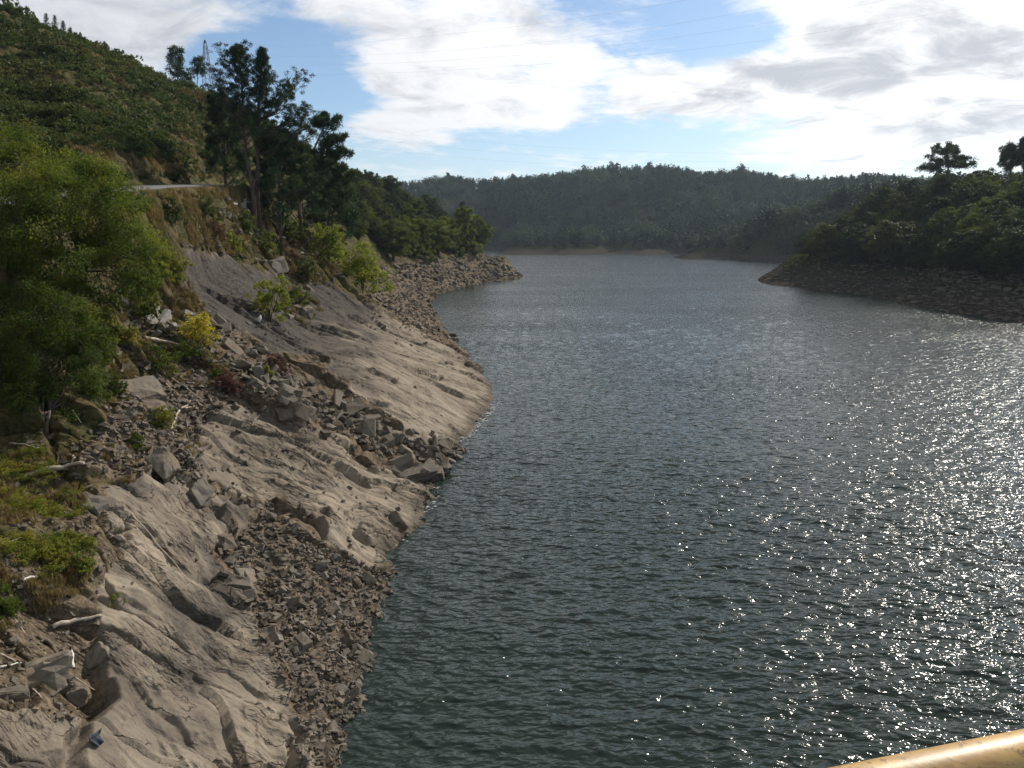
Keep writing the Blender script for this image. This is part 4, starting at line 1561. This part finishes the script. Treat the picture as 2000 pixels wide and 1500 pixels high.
def pine_parts(height, limbs, rg, trunk, trunk_r, tuft_r=.62, blades=60, needle=.5, nw=.11):
    """trunk: list of points; limbs: list of (start_fraction, end_point, n_tufts)"""
    acc = Acc()
    n = len(trunk)
    acc.tube(trunk, [trunk_r * (1 - .85 * i / (n - 1)) for i in range(n)], 8)
    C, Dd = [], []

    def tp(f):
        x = f * (n - 1)
        i = min(int(x), n - 2)
        return Vector(trunk[i]).lerp(Vector(trunk[i + 1]), x - i)
    for f, end, nt in limbs:
        a = tp(f)
        e = Vector(end)
        L = (e - a).length
        mid = a.lerp(e, .55) + Vector((0, 0, -.10 * L))
        pts = [a, a.lerp(mid, .5) + Vector((0, 0, .02 * L)), mid, mid.lerp(e, .6), e]
        r0 = max(.035, trunk_r * .34 * (1.1 - f))
        acc.tube(pts, [r0, r0 * .8, r0 * .6, r0 * .4, r0 * .2], 5)
        for k in range(nt):
            g = 1 - .72 * (k / max(1, nt)) * (.6 + .4 * rg.random())
            x = g * 4
            i = min(int(x), 3)
            p = pts[i].lerp(pts[i + 1], x - i)
            sp = .16 * L * (.4 + (1 - g))
            p = p + Vector((rg.normal() * sp * .8, rg.normal() * sp * .8, abs(rg.normal()) * tuft_r * .4 + .1))
            c, d = needle_tuft(rg, blades, tuft_r * (.7 + .6 * rg.random()), needle)
            C.append(c * np.array([1.1, 1.1, .8]) + np.array(p))
            Dd.append(d)
    C = np.concatenate(C)
    Dd = np.concatenate(Dd)
    V, F = leaf_quads(C, Dd, rg.normal(size=C.shape), needle * (.6 + .7 * rg.random(len(C))), np.full(len(C), nw))
    return acc.mesh('trunk', M['bark']), mesh_np('crown', V, F, M['pine'], False)


def pine_px(base_px, Y, trunk_px, limb_px, label, r=.3, seed=1, tufts=5, ground=True, tuft_px=12, cat='pine tree', blades=60, group=None, spread=1.0):
    """limb_px: (frac, px, py, dY, tufts)"""
    rg = np.random.default_rng(seed)
    g = None
    bx = at(*base_px, Y)
    gz = drop(bx.x, bx.y)
    base = Vector((bx.x, bx.y, gz.z if gz else bx.z))
    root = empty('pine_tree', base)
    tag(root, label, cat, group)
    trunk = [Vector((0, 0, -.6))] + [at(px, py, Y) - base for px, py in trunk_px]
    limbs = []
    for f, px, py, dy, nt in limb_px:
        limbs.append((f, at(px, py, Y + dy) - base, nt))
    k = tuft_px / 1500 * Y
    tm, cm = pine_parts(0, limbs, rg, trunk, r, k, blades, k * .75, k * .17)
    link('trunk', tm, root)
    link('crown', cm, root)
    return root


def auto_limbs(trunk_px, prof, n, rg, f0=.35, dY=3.5, nt=4, up=10):
    """limbs all round a pixel trunk; prof(f) gives reach in pixels"""
    out = []
    m = len(trunk_px)
    for i in range(n):
        f = f0 + (1 - f0) * (i + .5 * rg.random()) / n
        x = f * (m - 1)
        j = min(int(x), m - 2)
        px = trunk_px[j][0] + (trunk_px[j + 1][0] - trunk_px[j][0]) * (x - j)
        py = trunk_px[j][1] + (trunk_px[j + 1][1] - trunk_px[j][1]) * (x - j)
        a = i * 2.399 + rg.normal() * .3
        reach = prof(f) * (.65 + .45 * rg.random())
        out.append((min(f, .985), px + math.cos(a) * reach, py - up * (.4 + rg.random()) * reach / 40, math.sin(a) * reach / 1500 * 105 * 1.2, nt))
    return out


prg = np.random.default_rng(5)
TR1 = [(494, 372), (486, 330), (480, 290), (475, 240), (474, 190), (470, 140), (463, 95)]
L1 = auto_limbs(TR1, lambda f: 52 * (1.06 - f) + 5, 66, prg, .36, nt=5, up=14)
L1 += [(.62, 418, 138, 0, 7), (.6, 425, 165, 1, 7), (.55, 432, 185, -1, 6), (.7, 445, 98, 0, 6), (.8, 440, 120, .5, 5), (.75, 488, 120, 0, 5), (.9, 476, 95, 0, 5), (.9, 452, 98, 0, 5)]
def boughs(lst):
    # each named bough carries a spread of side shoots, as flat layered pads
    out = []
    for f, x, y, d, n in lst:
        for _ in range(5):
            out.append((f, x + prg.normal() * 9, y + prg.normal() * 5, d + prg.normal() * 1.2, n))
    return out


L1 = L1[:66] + boughs(L1[66:])
pine_px((494, 372), 105, TR1, L1, 'tall dark pine with the broadest top, left one of the pair by the road bend', r=.36, seed=31, blades=46, tuft_px=5.6)
TR2 = [(502, 374), (504, 330), (503, 270), (505, 210), (508, 170), (512, 130), (513, 100)]
L2 = auto_limbs(TR2, lambda f: 46 * (1.05 - f) + 3, 62, prg, .36, nt=5, up=14)
L2 += [(.55, 580, 148, 0, 8), (.55, 565, 165, 1, 7), (.5, 575, 180, -1, 7), (.45, 608, 212, 0, 9), (.42, 590, 235, 1, 8), (.5, 545, 195, 0, 8), (.4, 570, 215, -1, 8), (.35, 600, 250, 1, 8), (.3, 560, 262, -1, 8), (.62, 530, 150, 0, 6)]
L2 = L2[:62] + boughs(L2[62:])
pine_px((502, 374), 106, TR2, L2, 'tall pine with long limbs reaching right, right one of the pair by the road bend', r=.42, seed=32, blades=46, tuft_px=5.6)
TR3 = [(585, 400), (592, 360), (602, 320), (618, 280), (632, 250), (642, 232)]
L3 = auto_limbs(TR3, lambda f: 46 * (1.1 - f) + 16, 36, prg, .05, nt=5)
L3 += [(.6, 672, 295, 0, 7), (.6, 660, 270, 0, 7), (.5, 655, 310, 0, 6), (.8, 625, 228, 0, 6), (.5, 640, 320, -1, 7)]
L3 = L3[:36] + boughs(L3[36:])
pine_px((585, 400), 118, TR3, L3, 'lower pine leaning right over the slope beyond the tall pair', r=.32, seed=33, blades=60, tuft_px=7.5)
TR4 = [(440, 340), (440, 300), (438, 260), (432, 225), (428, 195)]
L4 = auto_limbs(TR4, lambda f: 34 * (1.1 - f) + 14, 34, prg, .04, nt=5)
pine_px((440, 340), 112, TR4, L4, 'short dense pine left of the tall pair, above the road', r=.25, seed=34, blades=70, tuft_px=9)
TR5 = [(545, 395), (545, 360), (548, 320), (548, 290), (550, 270)]
L5 = auto_limbs(TR5, lambda f: 60 * (1.1 - f) + 24, 50, prg, .02, nt=6, up=4)
pine_px((545, 395), 109, TR5, L5, 'dark spreading pine with low boughs at the foot of the tall pair', r=.25, seed=35, blades=70, tuft_px=10)
TR6 = [(640, 440), (645, 400), (650, 360), (655, 330)]
L6 = auto_limbs(TR6, lambda f: 46 * (1.1 - f) + 22, 42, prg, .02, nt=6, up=4)
pine_px((640, 440), 128, TR6, L6, 'dark low pine between the leaning pine and the shoreline trees', r=.25, seed=36, blades=70, tuft_px=10)
TR9 = [(500, 400), (495, 370), (490, 350), (487, 335)]
# two slim pines on the hill and the small conifers on the skyline
TR7 = [(348, 195), (348, 170), (346, 145), (343, 120), (344, 98)]
L7 = auto_limbs(TR7, lambda f: 13 + 10 * (1 - f), 20, prg, .42, nt=3, up=6) + [(.45, 368, 142, 0, 5), (.4, 362, 152, 0, 4), (.35, 372, 150, 0, 4)]
pine_px((348, 195), 205, TR7, L7, 'slim pine on the hill crest left of the pylon', r=.25, seed=41, blades=45, tuft_px=7)
TR8 = [(385, 188), (385, 165), (386, 140), (387, 115)]
L8 = auto_limbs(TR8, lambda f: 9 + 9 * (1 - f), 14, prg, .6, nt=3, up=4) + [(.3, 372, 160, 0, 4), (.6, 400, 138, 0, 4)]
pine_px((385, 188), 215, TR8, L8, 'sparse slim pine on the hill crest just beside the pylon', r=.2, seed=42, blades=40, tuft_px=6)
small = [(90, 52, 30, 'first small conifer on the crest from the picture corner'), (107, 56, 30, 'tallest of the small conifers clustered on the hill crest'), (123, 62, 24, 'broadest conifer of the cluster on the hill crest'),
         (137, 72, 20, 'smallest conifer at the downhill end of the crest cluster'), (204, 100, 22, 'lone dark conifer halfway down the hill crest'), (250, 126, 16, 'small conifer on the crest below the lone dark one'),
         (268, 134, 14, 'smallest conifer on the crest, uphill of the slim pines'), (425, 200, 20, 'small bushy conifer on the crest right of the pylon')]
for i, (px, py, h, lab) in enumerate(small):
    h *= .8
    tr = [(px, py + 6), (px, py - h * .3), (px, py - h * .6), (px, py - h)]
    Yc = 165 + px * .13
    lim = auto_limbs(tr, lambda f: 9 * (1.04 - f) * h / 26 + .4, 22, prg, .1, nt=2, up=.5)
    pine_px((px, py + 6), Yc, tr, lim, lab, r=.14, seed=50 + i, blades=26, tuft_px=2.4, cat='conifer')


# ------------------------------------------------------------------ woodland trees sharing a few built kinds
def tree_kind(kind, seed):
    """returns (trunk mesh, crown mesh) about 1 unit = 1 m, height ~10"""
    rg = np.random.default_rng(seed)
    acc = Acc()
    if kind == 'round':
        cl = []
        for i in range(13):
            a = i * 2.4
            t = i / 12
            rr = 2.6 * math.sqrt(1 - (t * 1.5 - .55) ** 2 / 1.2) * (.6 + .4 * rg.random()) if t < .97 else .3
            cl.append(((math.cos(a) * rr, math.sin(a) * rr, 2.2 + 6.2 * t), (1.7 + .5 * rg.random(), 1.7 + .5 * rg.random(), 1.35)))
        cl.append(((0, 0, 5), (2.6, 2.6, 3.0)))
        V, F = crown_np(cl, 13000, .29, rg, .7, 18, 0, .45)
        acc.tube([(0, 0, -1), (.1, 0, 2), (0, .1, 5)], [.28, .22, .1], 7)
        for c, r in cl[::2]:
            acc.tube([(.08, 0, 2.2), tuple(np.array(c) * .6 + np.array([0, 0, 1.0])), c], [.12, .07, .03], 5)
    elif kind == 'willowy':
        cl = []
        for i in range(11):
            a = i * 2.4
            t = i / 10
            rr = 1.9 * (1 - .55 * t) * (.6 + .5 * rg.random())
            cl.append(((math.cos(a) * rr, math.sin(a) * rr, 1.2 + 7.6 * t), (1.35, 1.35, 1.7)))
        V, F = crown_np(cl, 6000, .40, rg, .5, 14, .5, .4)
        for k in range(3):
            acc.tube([(k * .2, 0, -1), (k * .35 - .3, .2, 3), (k * .8 - .8, .3, 7)], [.18, .12, .04], 6)
    elif kind == 'euca':
        cl = []
        for i in range(12):
            a = i * 2.4
            t = i / 11
            rr = (1.5 - .9 * abs(t - .35)) * (.5 + .6 * rg.random())
            cl.append(((math.cos(a) * rr, math.sin(a) * rr, 4.2 + 5.6 * t), (.95, .95, .8)))
        V, F = crown_np(cl, 1500, .62, rg, .6, 8, .3, .4)
        acc.tube([(0, 0, -1), (.1, 0, 4), (.05, .1, 9)], [.16, .12, .04], 6)
    elif kind == 'conifer':
        cl = []
        for i in range(16):
            a = i * 2.4
            t = i / 15
            rr = 1.7 * (1 - t) + .1
            cl.append(((math.cos(a) * rr * .7, math.sin(a) * rr * .7, 1.2 + 8.6 * t), (.5 + rr * .5, .5 + rr * .5, .6)))
        V, F = crown_np(cl, 1500, .55, rg, .45, 8, .3, .4)
        acc.tube([(0, 0, -1), (0, 0, 5), (0, 0, 9.6)], [.16, .1, .03], 6)
    return acc.mesh('trunk', M['bark']), (V, F)


KINDS = {}
for kind, mats, seeds in [('round', ('wood', 'olive', 'alder', 'willow'), (1, 2, 3)), ('willowy', ('alder', 'willow'), (4, 5)), ('euca', ('euca',), (6, 7)), ('conifer', ('pine',), (8, 9))]:
    for sd in seeds:
        tm, (V, F) = tree_kind(kind, sd)
        for mt in mats:
            KINDS.setdefault((kind, mt), []).append((tm, mesh_np('crown', V, F, M[mt], False)))
FAR_V = {k: [tree_kind(k, s)[1] for s in sd] for k, sd in (('euca', (6, 7)), ('conifer', (8, 9)), ('round', (1, 2)))}


def wood_tree(kind, mat, loc, h, label, group, name=None, cat='tree', wide=1.0):
    tm, cm = random.choice(KINDS[(kind, mat)])
    root = empty(name or {'round': 'broadleaf_tree', 'willowy': 'willow_tree', 'euca': 'eucalyptus_tree', 'conifer': 'conifer_tree'}[kind], loc, random.uniform(0, 6.28))
    s = h / 10
    root.scale = (s * wide, s * wide, s)
    tag(root, label, cat, group)
    link('trunk', tm, root)
    link('crown', cm, root)
    return root


# trees along the left shore: the row above the stony beach, then the slope behind
row = [(768, 508, 82), (800, 500, 74), (828, 506, 78), (856, 498, 74), (884, 494, 66), (908, 492, 84), (930, 490, 72), (952, 490, 56), (972, 490, 38)]
ords = ['nearest', 'second', 'third', 'fourth', 'fifth', 'sixth', 'seventh', 'eighth', 'ninth and last']
for i, (px, py, h) in enumerate(row):
    loc, nor = hit_px(px, py)
    if loc is None:
        continue
    hh = h / 1500 * loc.y
    wood_tree('willowy' if i % 3 else 'round', 'alder' if i % 2 == 0 else 'willow', loc - Vector((0, 0, .5)), hh, f'{ords[i]} tree, counted from the wide bright bush, in the row above the stony shore', 'trees above the stony shore', wide=1.25)
poly = [(655, 420), (700, 362), (780, 385), (850, 400), (910, 430), (960, 462), (950, 478), (850, 480), (760, 492), (690, 470)]
pts = []
prand = random.Random(9)
while len(pts) < 62:
    px, py = prand.uniform(640, 970), prand.uniform(350, 500)
    if not inpoly(np.array([px]), np.array([py]), poly)[0]:
        continue
    if any((px - a) ** 2 + ((py - b) * 1.4) ** 2 < 15 ** 2 for a, b in pts):
        if prand.random() < .97:
            continue
    pts.append((px, py))
for px, py in sorted(pts, key=lambda p: p[1]):
    loc, nor = hit_px(px, py)
    if loc is None or loc.y > 460:
        continue
    hh = prand.uniform(36, 60) / 1500 * min(loc.y, 300)
    wood_tree('round', prand.choice(['wood', 'wood', 'alder', 'olive']), loc - Vector((0, 0, .8)), hh, 'dark round-crowned tree in the wood on the slope above the shoreline row', 'wood on the left slope', wide=prand.uniform(1.0, 1.3))
for px, py, h, lab in [(905, 470, 74, 'dark pine with a flat crown standing out above the shoreline row'), (955, 480, 56, 'dark upright pine near the rocky point')]:
    loc, nor = hit_px(px, py)
    if loc:
        hh = h / 1500 * loc.y
        wood_tree('conifer', 'pine', loc - Vector((0, 0, .5)), hh, lab, None, 'pine_tree', 'pine tree', 1.5)

# right headland
def hitR(px, py):
    return hit_px(px, py, RBVH)[0]


special = [(1616, 512, 78, 'olive', 1.5, 'broad olive-topped tree nearest the headland tip'), (1738, 520, 92, 'olive', 1.45, 'second broad olive-topped tree along the headland shore'),
           (1580, 505, 60, 'wood', 1.2, 'dark low tree overhanging the bare tip of the headland'), (1670, 515, 76, 'wood', 1.2, 'dark tree between the two olive-topped ones')]
for px, py, h, mt, wd, lab in special:
    loc = hitR(px, py)
    wood_tree('round', mt, loc - Vector((0, 0, .5)), h / 1500 * loc.y, lab, None, wide=wd)
edge = [(1795, 525), (1850, 530), (1905, 535), (1955, 540), (1995, 545), (1768, 520), (1825, 522), (1880, 528), (1930, 532), (1980, 538), (2030, 545), (1700, 512)]
for px, py in edge:
    loc = hitR(px, py)
    if loc:
        wood_tree('round', prand.choice(['wood', 'wood', 'alder']), loc - Vector((0, 0, .5)), prand.uniform(8.5, 13), 'dark dense tree in the lowest rank above the bare headland shore', 'lowest rank of headland trees', wide=1.2)
hp = [(1560, 500), (1600, 455), (1700, 400), (1800, 365), (2060, 345), (2060, 530), (1760, 510)]
pts = []
tries = 0
while len(pts) < 110 and tries < 20000:
    tries += 1
    px, py = prand.uniform(1550, 2060), prand.uniform(340, 530)
    if inpoly(np.array([px]), np.array([py]), hp)[0] and all((px - a) ** 2 + ((py - b) * 1.3) ** 2 > 17 ** 2 for a, b in pts):
        pts.append((px, py))
for px, py in pts:
    loc = hitR(px, py)
    if loc is None or loc.z < 9 or loc.y > 700:
        continue
    wood_tree('round', prand.choice(['wood', 'wood', 'wood', 'alder', 'olive']), loc - Vector((0, 0, .8)), prand.uniform(8, 13.5), 'dark rounded tree in the dense wood covering the headland', 'wood on the headland', wide=prand.uniform(.95, 1.25))


def umbrella_pine(px, py, Y, top, w, label, seed, blades=55):
    rg = np.random.default_rng(seed)
    tr = [(px, py), (px - 1, py - (py - top) * .35), (px + 1, py - (py - top) * .6), (px - 2, py - (py - top) * .85), (px, top + 4)]
    lim = []
    for i in range(34):
        a = i * 2.4
        q = math.sqrt((i + .5) / 34)
        rx = w * .5 * q
        yy = top + (py - top) * (.03 + .58 * q ** 2 * (.3 + .9 * rg.random()) + .2 * rg.random())
        lim.append((.5 + .45 * (1 - q), px + math.cos(a) * rx, yy, math.sin(a) * rx / 1500 * Y, 5))
    bx = at(px, py, Y)
    g = drop(bx.x, bx.y, RBVH)
    base = Vector((bx.x, bx.y, g.z))
    root = empty('pine_tree', base)
    tag(root, label, 'pine tree')
    trunk = [Vector((0, 0, -.5))] + [at(a, b, Y) - base for a, b in tr]
    k = 6.2 / 1500 * Y
    tm, cm = pine_parts(0, [(f, at(a, b, Y + d) - base, n) for f, a, b, d, n in lim], rg, trunk, .5, k, blades, k * .8, k * .2)
    link('trunk', tm, root)
    link('crown', cm, root)


umbrella_pine(1852, 372, 300, 280, 118, 'big umbrella-shaped pine standing above the headland wood', 71)
umbrella_pine(1974, 350, 290, 284, 44, 'smaller pine on the headland crest by the picture edge', 72)
umbrella_pine(2001, 352, 285, 268, 26, 'tall thin pine cut by the picture edge on the headland crest', 73, 30)

# stones on the bare band of the headland
def shore_stones():
    pos, sc = [], []
    while len(pos) < 2600:
        px, py = rrg.uniform(1478, 2080), rrg.uniform(495, 665)
        l = hitR(px, py)
        if l is None or not -.3 < l.z < 9 or l.y > 420:
            continue
        s = .35 + 1.9 * rrg.random() ** 4
        pos.append((l.x, l.y, l.z + s * .08))
        sc.append((s, s * rrg.uniform(.6, 1.1), s * rrg.uniform(.4, .9)))
    V, F = merge_np(ROCKV, np.array(pos), rng.random(len(pos)) * 6.28, np.array(sc))
    o = link('shore_rubble', mesh_np('shore_rubble', V, F, M['rock'], False))
    tag(o, 'dark stones strewn over the bare band of the headland', 'rubble', kind='stuff')


shore_stones()

# far forest: one mass, with the skyline trees as things
def forest():
    z, y, x = RV[:, 2], RV[:, 1], RV[:, 0]
    px, py = project(RV)
    ok = (z > 6.5) & (((y > 430)) | (px > 2080)) & (y < 1480) & (px > 600) & (px < 2300)
    idx = np.where(ok)[0]
    w = y[idx] ** 2
    pick = rng.choice(idx, 9000, p=w / w.sum())
    pos = RV[pick] + rng.normal(size=(len(pick), 3)) * np.array([2.5, 2.5, 0])
    h = 13 + 9 * rng.random(len(pick)) ** 1.5
    near = pos[:, 1] < 850
    h = np.where(near, h * .68, h)
    patch = fbm(pos[:, 0] * .006, pos[:, 1] * .006, 3, 97)
    def thin(V, F, keep):
        k = rng.random(len(F)) < keep
        return V, F[k]
    Vs, Fs, n = [], [], 0
    rr_ = rng.random(len(patch))
    for kind, m in (('euca', (patch < .1) & (rr_ < .45)), ('round', (patch < .1) & (rr_ >= .45)), ('conifer', patch >= .1)):
        var = []
        for V, F in FAR_V[kind]:
            sel = rng.choice(len(F), 260, replace=False)
            Vq = V.reshape(-1, 4, 3)[sel]
            c = Vq.mean(1, keepdims=True)
            Vq = c + (Vq - c) * (2.6 if kind == 'round' else 1.9)
            if kind == 'euca':
                Vq[..., 2] -= 2.6 * (Vq[..., 2] > 0)
            var.append((Vq.reshape(-1, 3), np.arange(len(sel) * 4).reshape(-1, 4)))
        hs = h[m] / 10
        wd = hs * np.where(near[m], 1.6, 1.15 if kind == 'round' else 1.35) * (.8 + .4 * rng.random(m.sum()))
        V, F = merge_np(var, pos[m], rng.random(m.sum()) * 6.28, np.stack([wd, wd, hs], 1))
        Vs.append(V)
        Fs.append(F + n)
        n += len(V)
    o = link('forest', mesh_np('forest', np.concatenate(Vs), np.concatenate(Fs), M['euca'], False))
    tag(o, 'dense eucalyptus and pine forest covering the far hills', 'forest', kind='stuff')


forest()
CREST = []
for px in sorted(prand.uniform(770, 1760) for _ in range(62)):
    # crest of the far ridge in that direction
    best = None
    u = float(ug(px, 350)[0])
    for Y in np.linspace(700, 1450, 60):
        l = drop(u * Y, Y, RBVH)
        if l is None:
            continue
        g = (l.z - H) / Y
        if best is None or g > best[0]:
            best = (g, l)
    if best and best[1].y > 620 and px < 1700:
        tall = prand.random() < .15 or 1140 < px < 1260
        wood_tree('euca', 'euca', best[1] + Vector((prand.uniform(-14, 14), prand.uniform(-30, 5), -1.5)), prand.uniform(12, 18) + (7 if tall else 0), 'slender eucalyptus breaking the skyline of the far wooded ridge', 'eucalyptus on the far skyline', wide=prand.uniform(.9, 1.25))


# ------------------------------------------------------------------ pylon and cables
def pylon():
    Y = 232
    base = drop(*at(408, 190, Y)[:2])
    top = at(402.5, 78, Y)
    hgt = top.z - base.z
    root = empty('pylon', base)
    tag(root, 'grey steel lattice pylon on the hill behind the slim pines', 'pylon')
    steel = plain_mat('galvanised_steel', (0.15, 0.16, 0.175, 1), .6, .3)
    acc = Acc()
    lean = top - base

    def w(f):
        return 1.15 * (1 - f) ** 1.1 + .34 if f < .95 else .12
    lv = [i / 12 for i in range(13)]
    cor = []
    for f in lv:
        c = Vector((lean.x * f * .0, 0, hgt * f))
        cor.append([c + Vector((sx * w(f), sy * w(f), 0)) for sx, sy in ((-1, -1), (1, -1), (1, 1), (-1, 1))])
    for i in range(12):
        for k in range(4):
            acc.tube([cor[i][k], cor[i + 1][k]], [.075, .075], 4)
            acc.tube([cor[i][k], cor[i + 1][(k + 1) % 4]], [.04, .04], 4)
            acc.tube([cor[i][(k + 1) % 4], cor[i + 1][k]], [.04, .04], 4)
    link('tower', acc.mesh('tower', steel, False), root)
    ends = []
    for f, s in ((.80, 1), (.72, -1), (.58, 1)):
        a = Acc()
        c = Vector((0, 0, hgt * f))
        e = c + Vector((s * 2.0, 0, .2))
        for sy in (-1, 1):
            a.tube([c + Vector((s * .3, sy * w(f), 0)), e], [.05, .05], 4)
            a.tube([c + Vector((s * .3, sy * w(f), .9)), e], [.05, .05], 4)
        a.tube([e, e + Vector((0, 0, -.5))], [.06, .06], 5)
        link('arm', a.mesh('arm', steel, False), root)
        ends.append(base + e)
    return base + Vector((0, 0, hgt)), ends


ptop, pends = pylon()
cable_m = plain_mat('cable', (0.22, 0.23, 0.25, 1), .5, .4)


def cable(pp, Y0, Y1, start, label, r=.008):
    pts = []
    x0, x1 = pp[0][0], pp[-1][0]
    xs = np.array([p[0] for p in pp], float)
    ys = np.array([p[1] for p in pp], float)
    co = np.polyfit(xs, ys, 2)
    for i in range(41):
        px = x0 + (x1 - x0) * i / 40
        f = i / 40
        inv = (1 / Y0) + (1 / Y1 - 1 / Y0) * f
        pts.append(at(px, float(np.polyval(co, px)), 1 / inv))
    if start is not None:
        pts = [start] + pts
    V, Q, T = tube_np(pts, [r] * len(pts), 5)
    o = link('power_cable', mesh_np('power_cable', V, [Q, T], cable_m))
    tag(o, label, 'cable', 'power cables across the sky')


cable([(560, 92), (726, 81), (992, 54), (1338, 0), (1500, -30)], 200, 105, ptop, 'topmost cable of the four running up to the right from the pylon')
cable([(560, 112), (618, 108), (992, 90), (1316, 47), (1546, 4), (1700, -30)], 200, 105, pends[0], 'second cable from the top of the four rising from the pylon')
cable([(540, 127), (632, 126), (920, 119), (1280, 76), (1604, 24), (1860, -28)], 200, 105, pends[1], 'third cable from the top of the four rising from the pylon')
cable([(560, 147), (668, 144), (920, 138), (1280, 104), (1726, 41), (2010, -8)], 200, 105, pends[2], 'lowest cable of the four rising from the pylon')
cable([(600, 236), (646, 241), (920, 281), (1208, 297), (1530, 292), (1856, 284), (2040, 270)], 360, 330, None, 'upper cable of the low group sagging over the far ridge', .014)
cable([(600, 252), (646, 260), (920, 298), (1208, 314), (1530, 310), (1856, 298), (2040, 286)], 360, 330, None, 'middle cable of the low group sagging over the far ridge', .014)
cable([(600, 270), (700, 288), (920, 312), (1208, 326), (1530, 322), (1800, 312)], 360, 330, None, 'lowest cable of the low group sagging over the far ridge', .014)


# ------------------------------------------------------------------ bridge handrail
def handrail():
    m, t, out = new_mat('ochre_painted_rail')
    # worn paint: chips, grime and rust specks
    tc = t.new('ShaderNodeTexCoord')
    n = t.noise(t.scalev(tc.outputs['Object'], (3, 3, 3)), 6, 5, .65)
    n2 = t.noise(tc.outputs['Object'], 90, 3, .6)
    c = t.mix(t.ramp(n, .35, .7), (0.43, 0.27, 0.09, 1), (0.30, 0.185, 0.07, 1))
    n3 = t.noise(t.scalev(tc.outputs['Object'], (8, 30, 30)), 3, 6, .7)
    c = t.mix(t.math('MULTIPLY', t.ramp(n3, .5, .66), .55), c, (0.22, 0.12, 0.04, 1))
    c = t.mix(t.math('MULTIPLY', t.ramp(n2, .56, .68), .75), c, (0.13, 0.085, 0.045, 1))
    principled(t, out, c, .46, .45, bump(t, n2, .35, .001))
    A, Bp = at(1650, 1557, .90), at(2050, 1472, .988)
    d = (Bp - A)
    d.z = 0
    d.normalize()
    root = empty('handrail', A)
    tag(root, 'ochre painted tubular handrail of the bridge crossing the near corner', 'handrail')
    acc = Acc()
    acc.tube([d * -3.5, d * -1, d * 0, d * 1, d * 5], [.037] * 5, 40)
    link('rail', acc.mesh('rail', m), root)
    for k in (-2.6, -.9, 1.3, 3.0):
        a = Acc()
        a.tube([d * k + Vector((0, 0, -.02)), d * k + Vector((0, 0, -.95))], [.022, .022], 16)
        link('post', a.mesh('post', m), root)


handrail()


# ------------------------------------------------------------------ haze
def haze():
    m, t, out = new_mat('haze')
    pv = t.new('ShaderNodeVolumePrincipled')
    pv.inputs['Color'].default_value = (0.68, 0.82, 1.0, 1)
    pv.inputs['Density'].default_value = HAZE
    pv.inputs['Anisotropy'].default_value = 0.25
    t.link(pv.outputs[0], out.inputs['Volume'])
    bm = bmesh.new()
    bmesh.ops.create_cube(bm, size=1)
    me = bpy.data.meshes.new('haze')
    bm.to_mesh(me)
    bm.free()
    me.materials.append(m)
    o = link('haze', me)
    o.scale = (3400, 2100, 285)
    o.location = (500, 900, 85)
    tag(o, 'thin pale blue haze over the reservoir', 'haze', kind='stuff')


HAZE = 0.00006
haze()


# ------------------------------------------------------------------ foam along the lapping waterline
def foam():
    V, T = [], []
    for path, n, w in [([(968, 790), (950, 815), (925, 842), (900, 862)], 150, .8), ([(852, 950), (845, 985), (815, 1010), (780, 1066)], 40, .5)]:
        for _ in range(n):
            k = rrg.random() * (len(path) - 1)
            i = min(int(k), len(path) - 2)
            f = k - i
            px = path[i][0] + (path[i + 1][0] - path[i][0]) * f
            py = path[i][1] + (path[i + 1][1] - path[i][1]) * f
            p = zpt(px, py, 0.0)
            x, y = p[0] + rrg.gauss(0, .35 * w), p[1] + rrg.gauss(0, .2)
            r = rrg.uniform(.02, .13) * (.5 + .5 * w)
            m = 7
            b0 = len(V)
            V.append((x, y, .09))
            for q in range(m):
                a = 6.283 * q / m
                rr = r * rrg.uniform(.5, 1.2)
                V.append((x + rr * math.cos(a) * 1.5, y + rr * math.sin(a), .07))
            for q in range(m):
                T.append((b0, b0 + 1 + q, b0 + 1 + (q + 1) % m))
    o = link('foam', mesh_np('foam', np.array(V), np.array(T), plain_mat('foam', (0.42, 0.42, 0.40, 1), .6, .3)))
    tag(o, 'thin white foam where ripples lap the rock slabs', 'foam', kind='stuff')


foam()
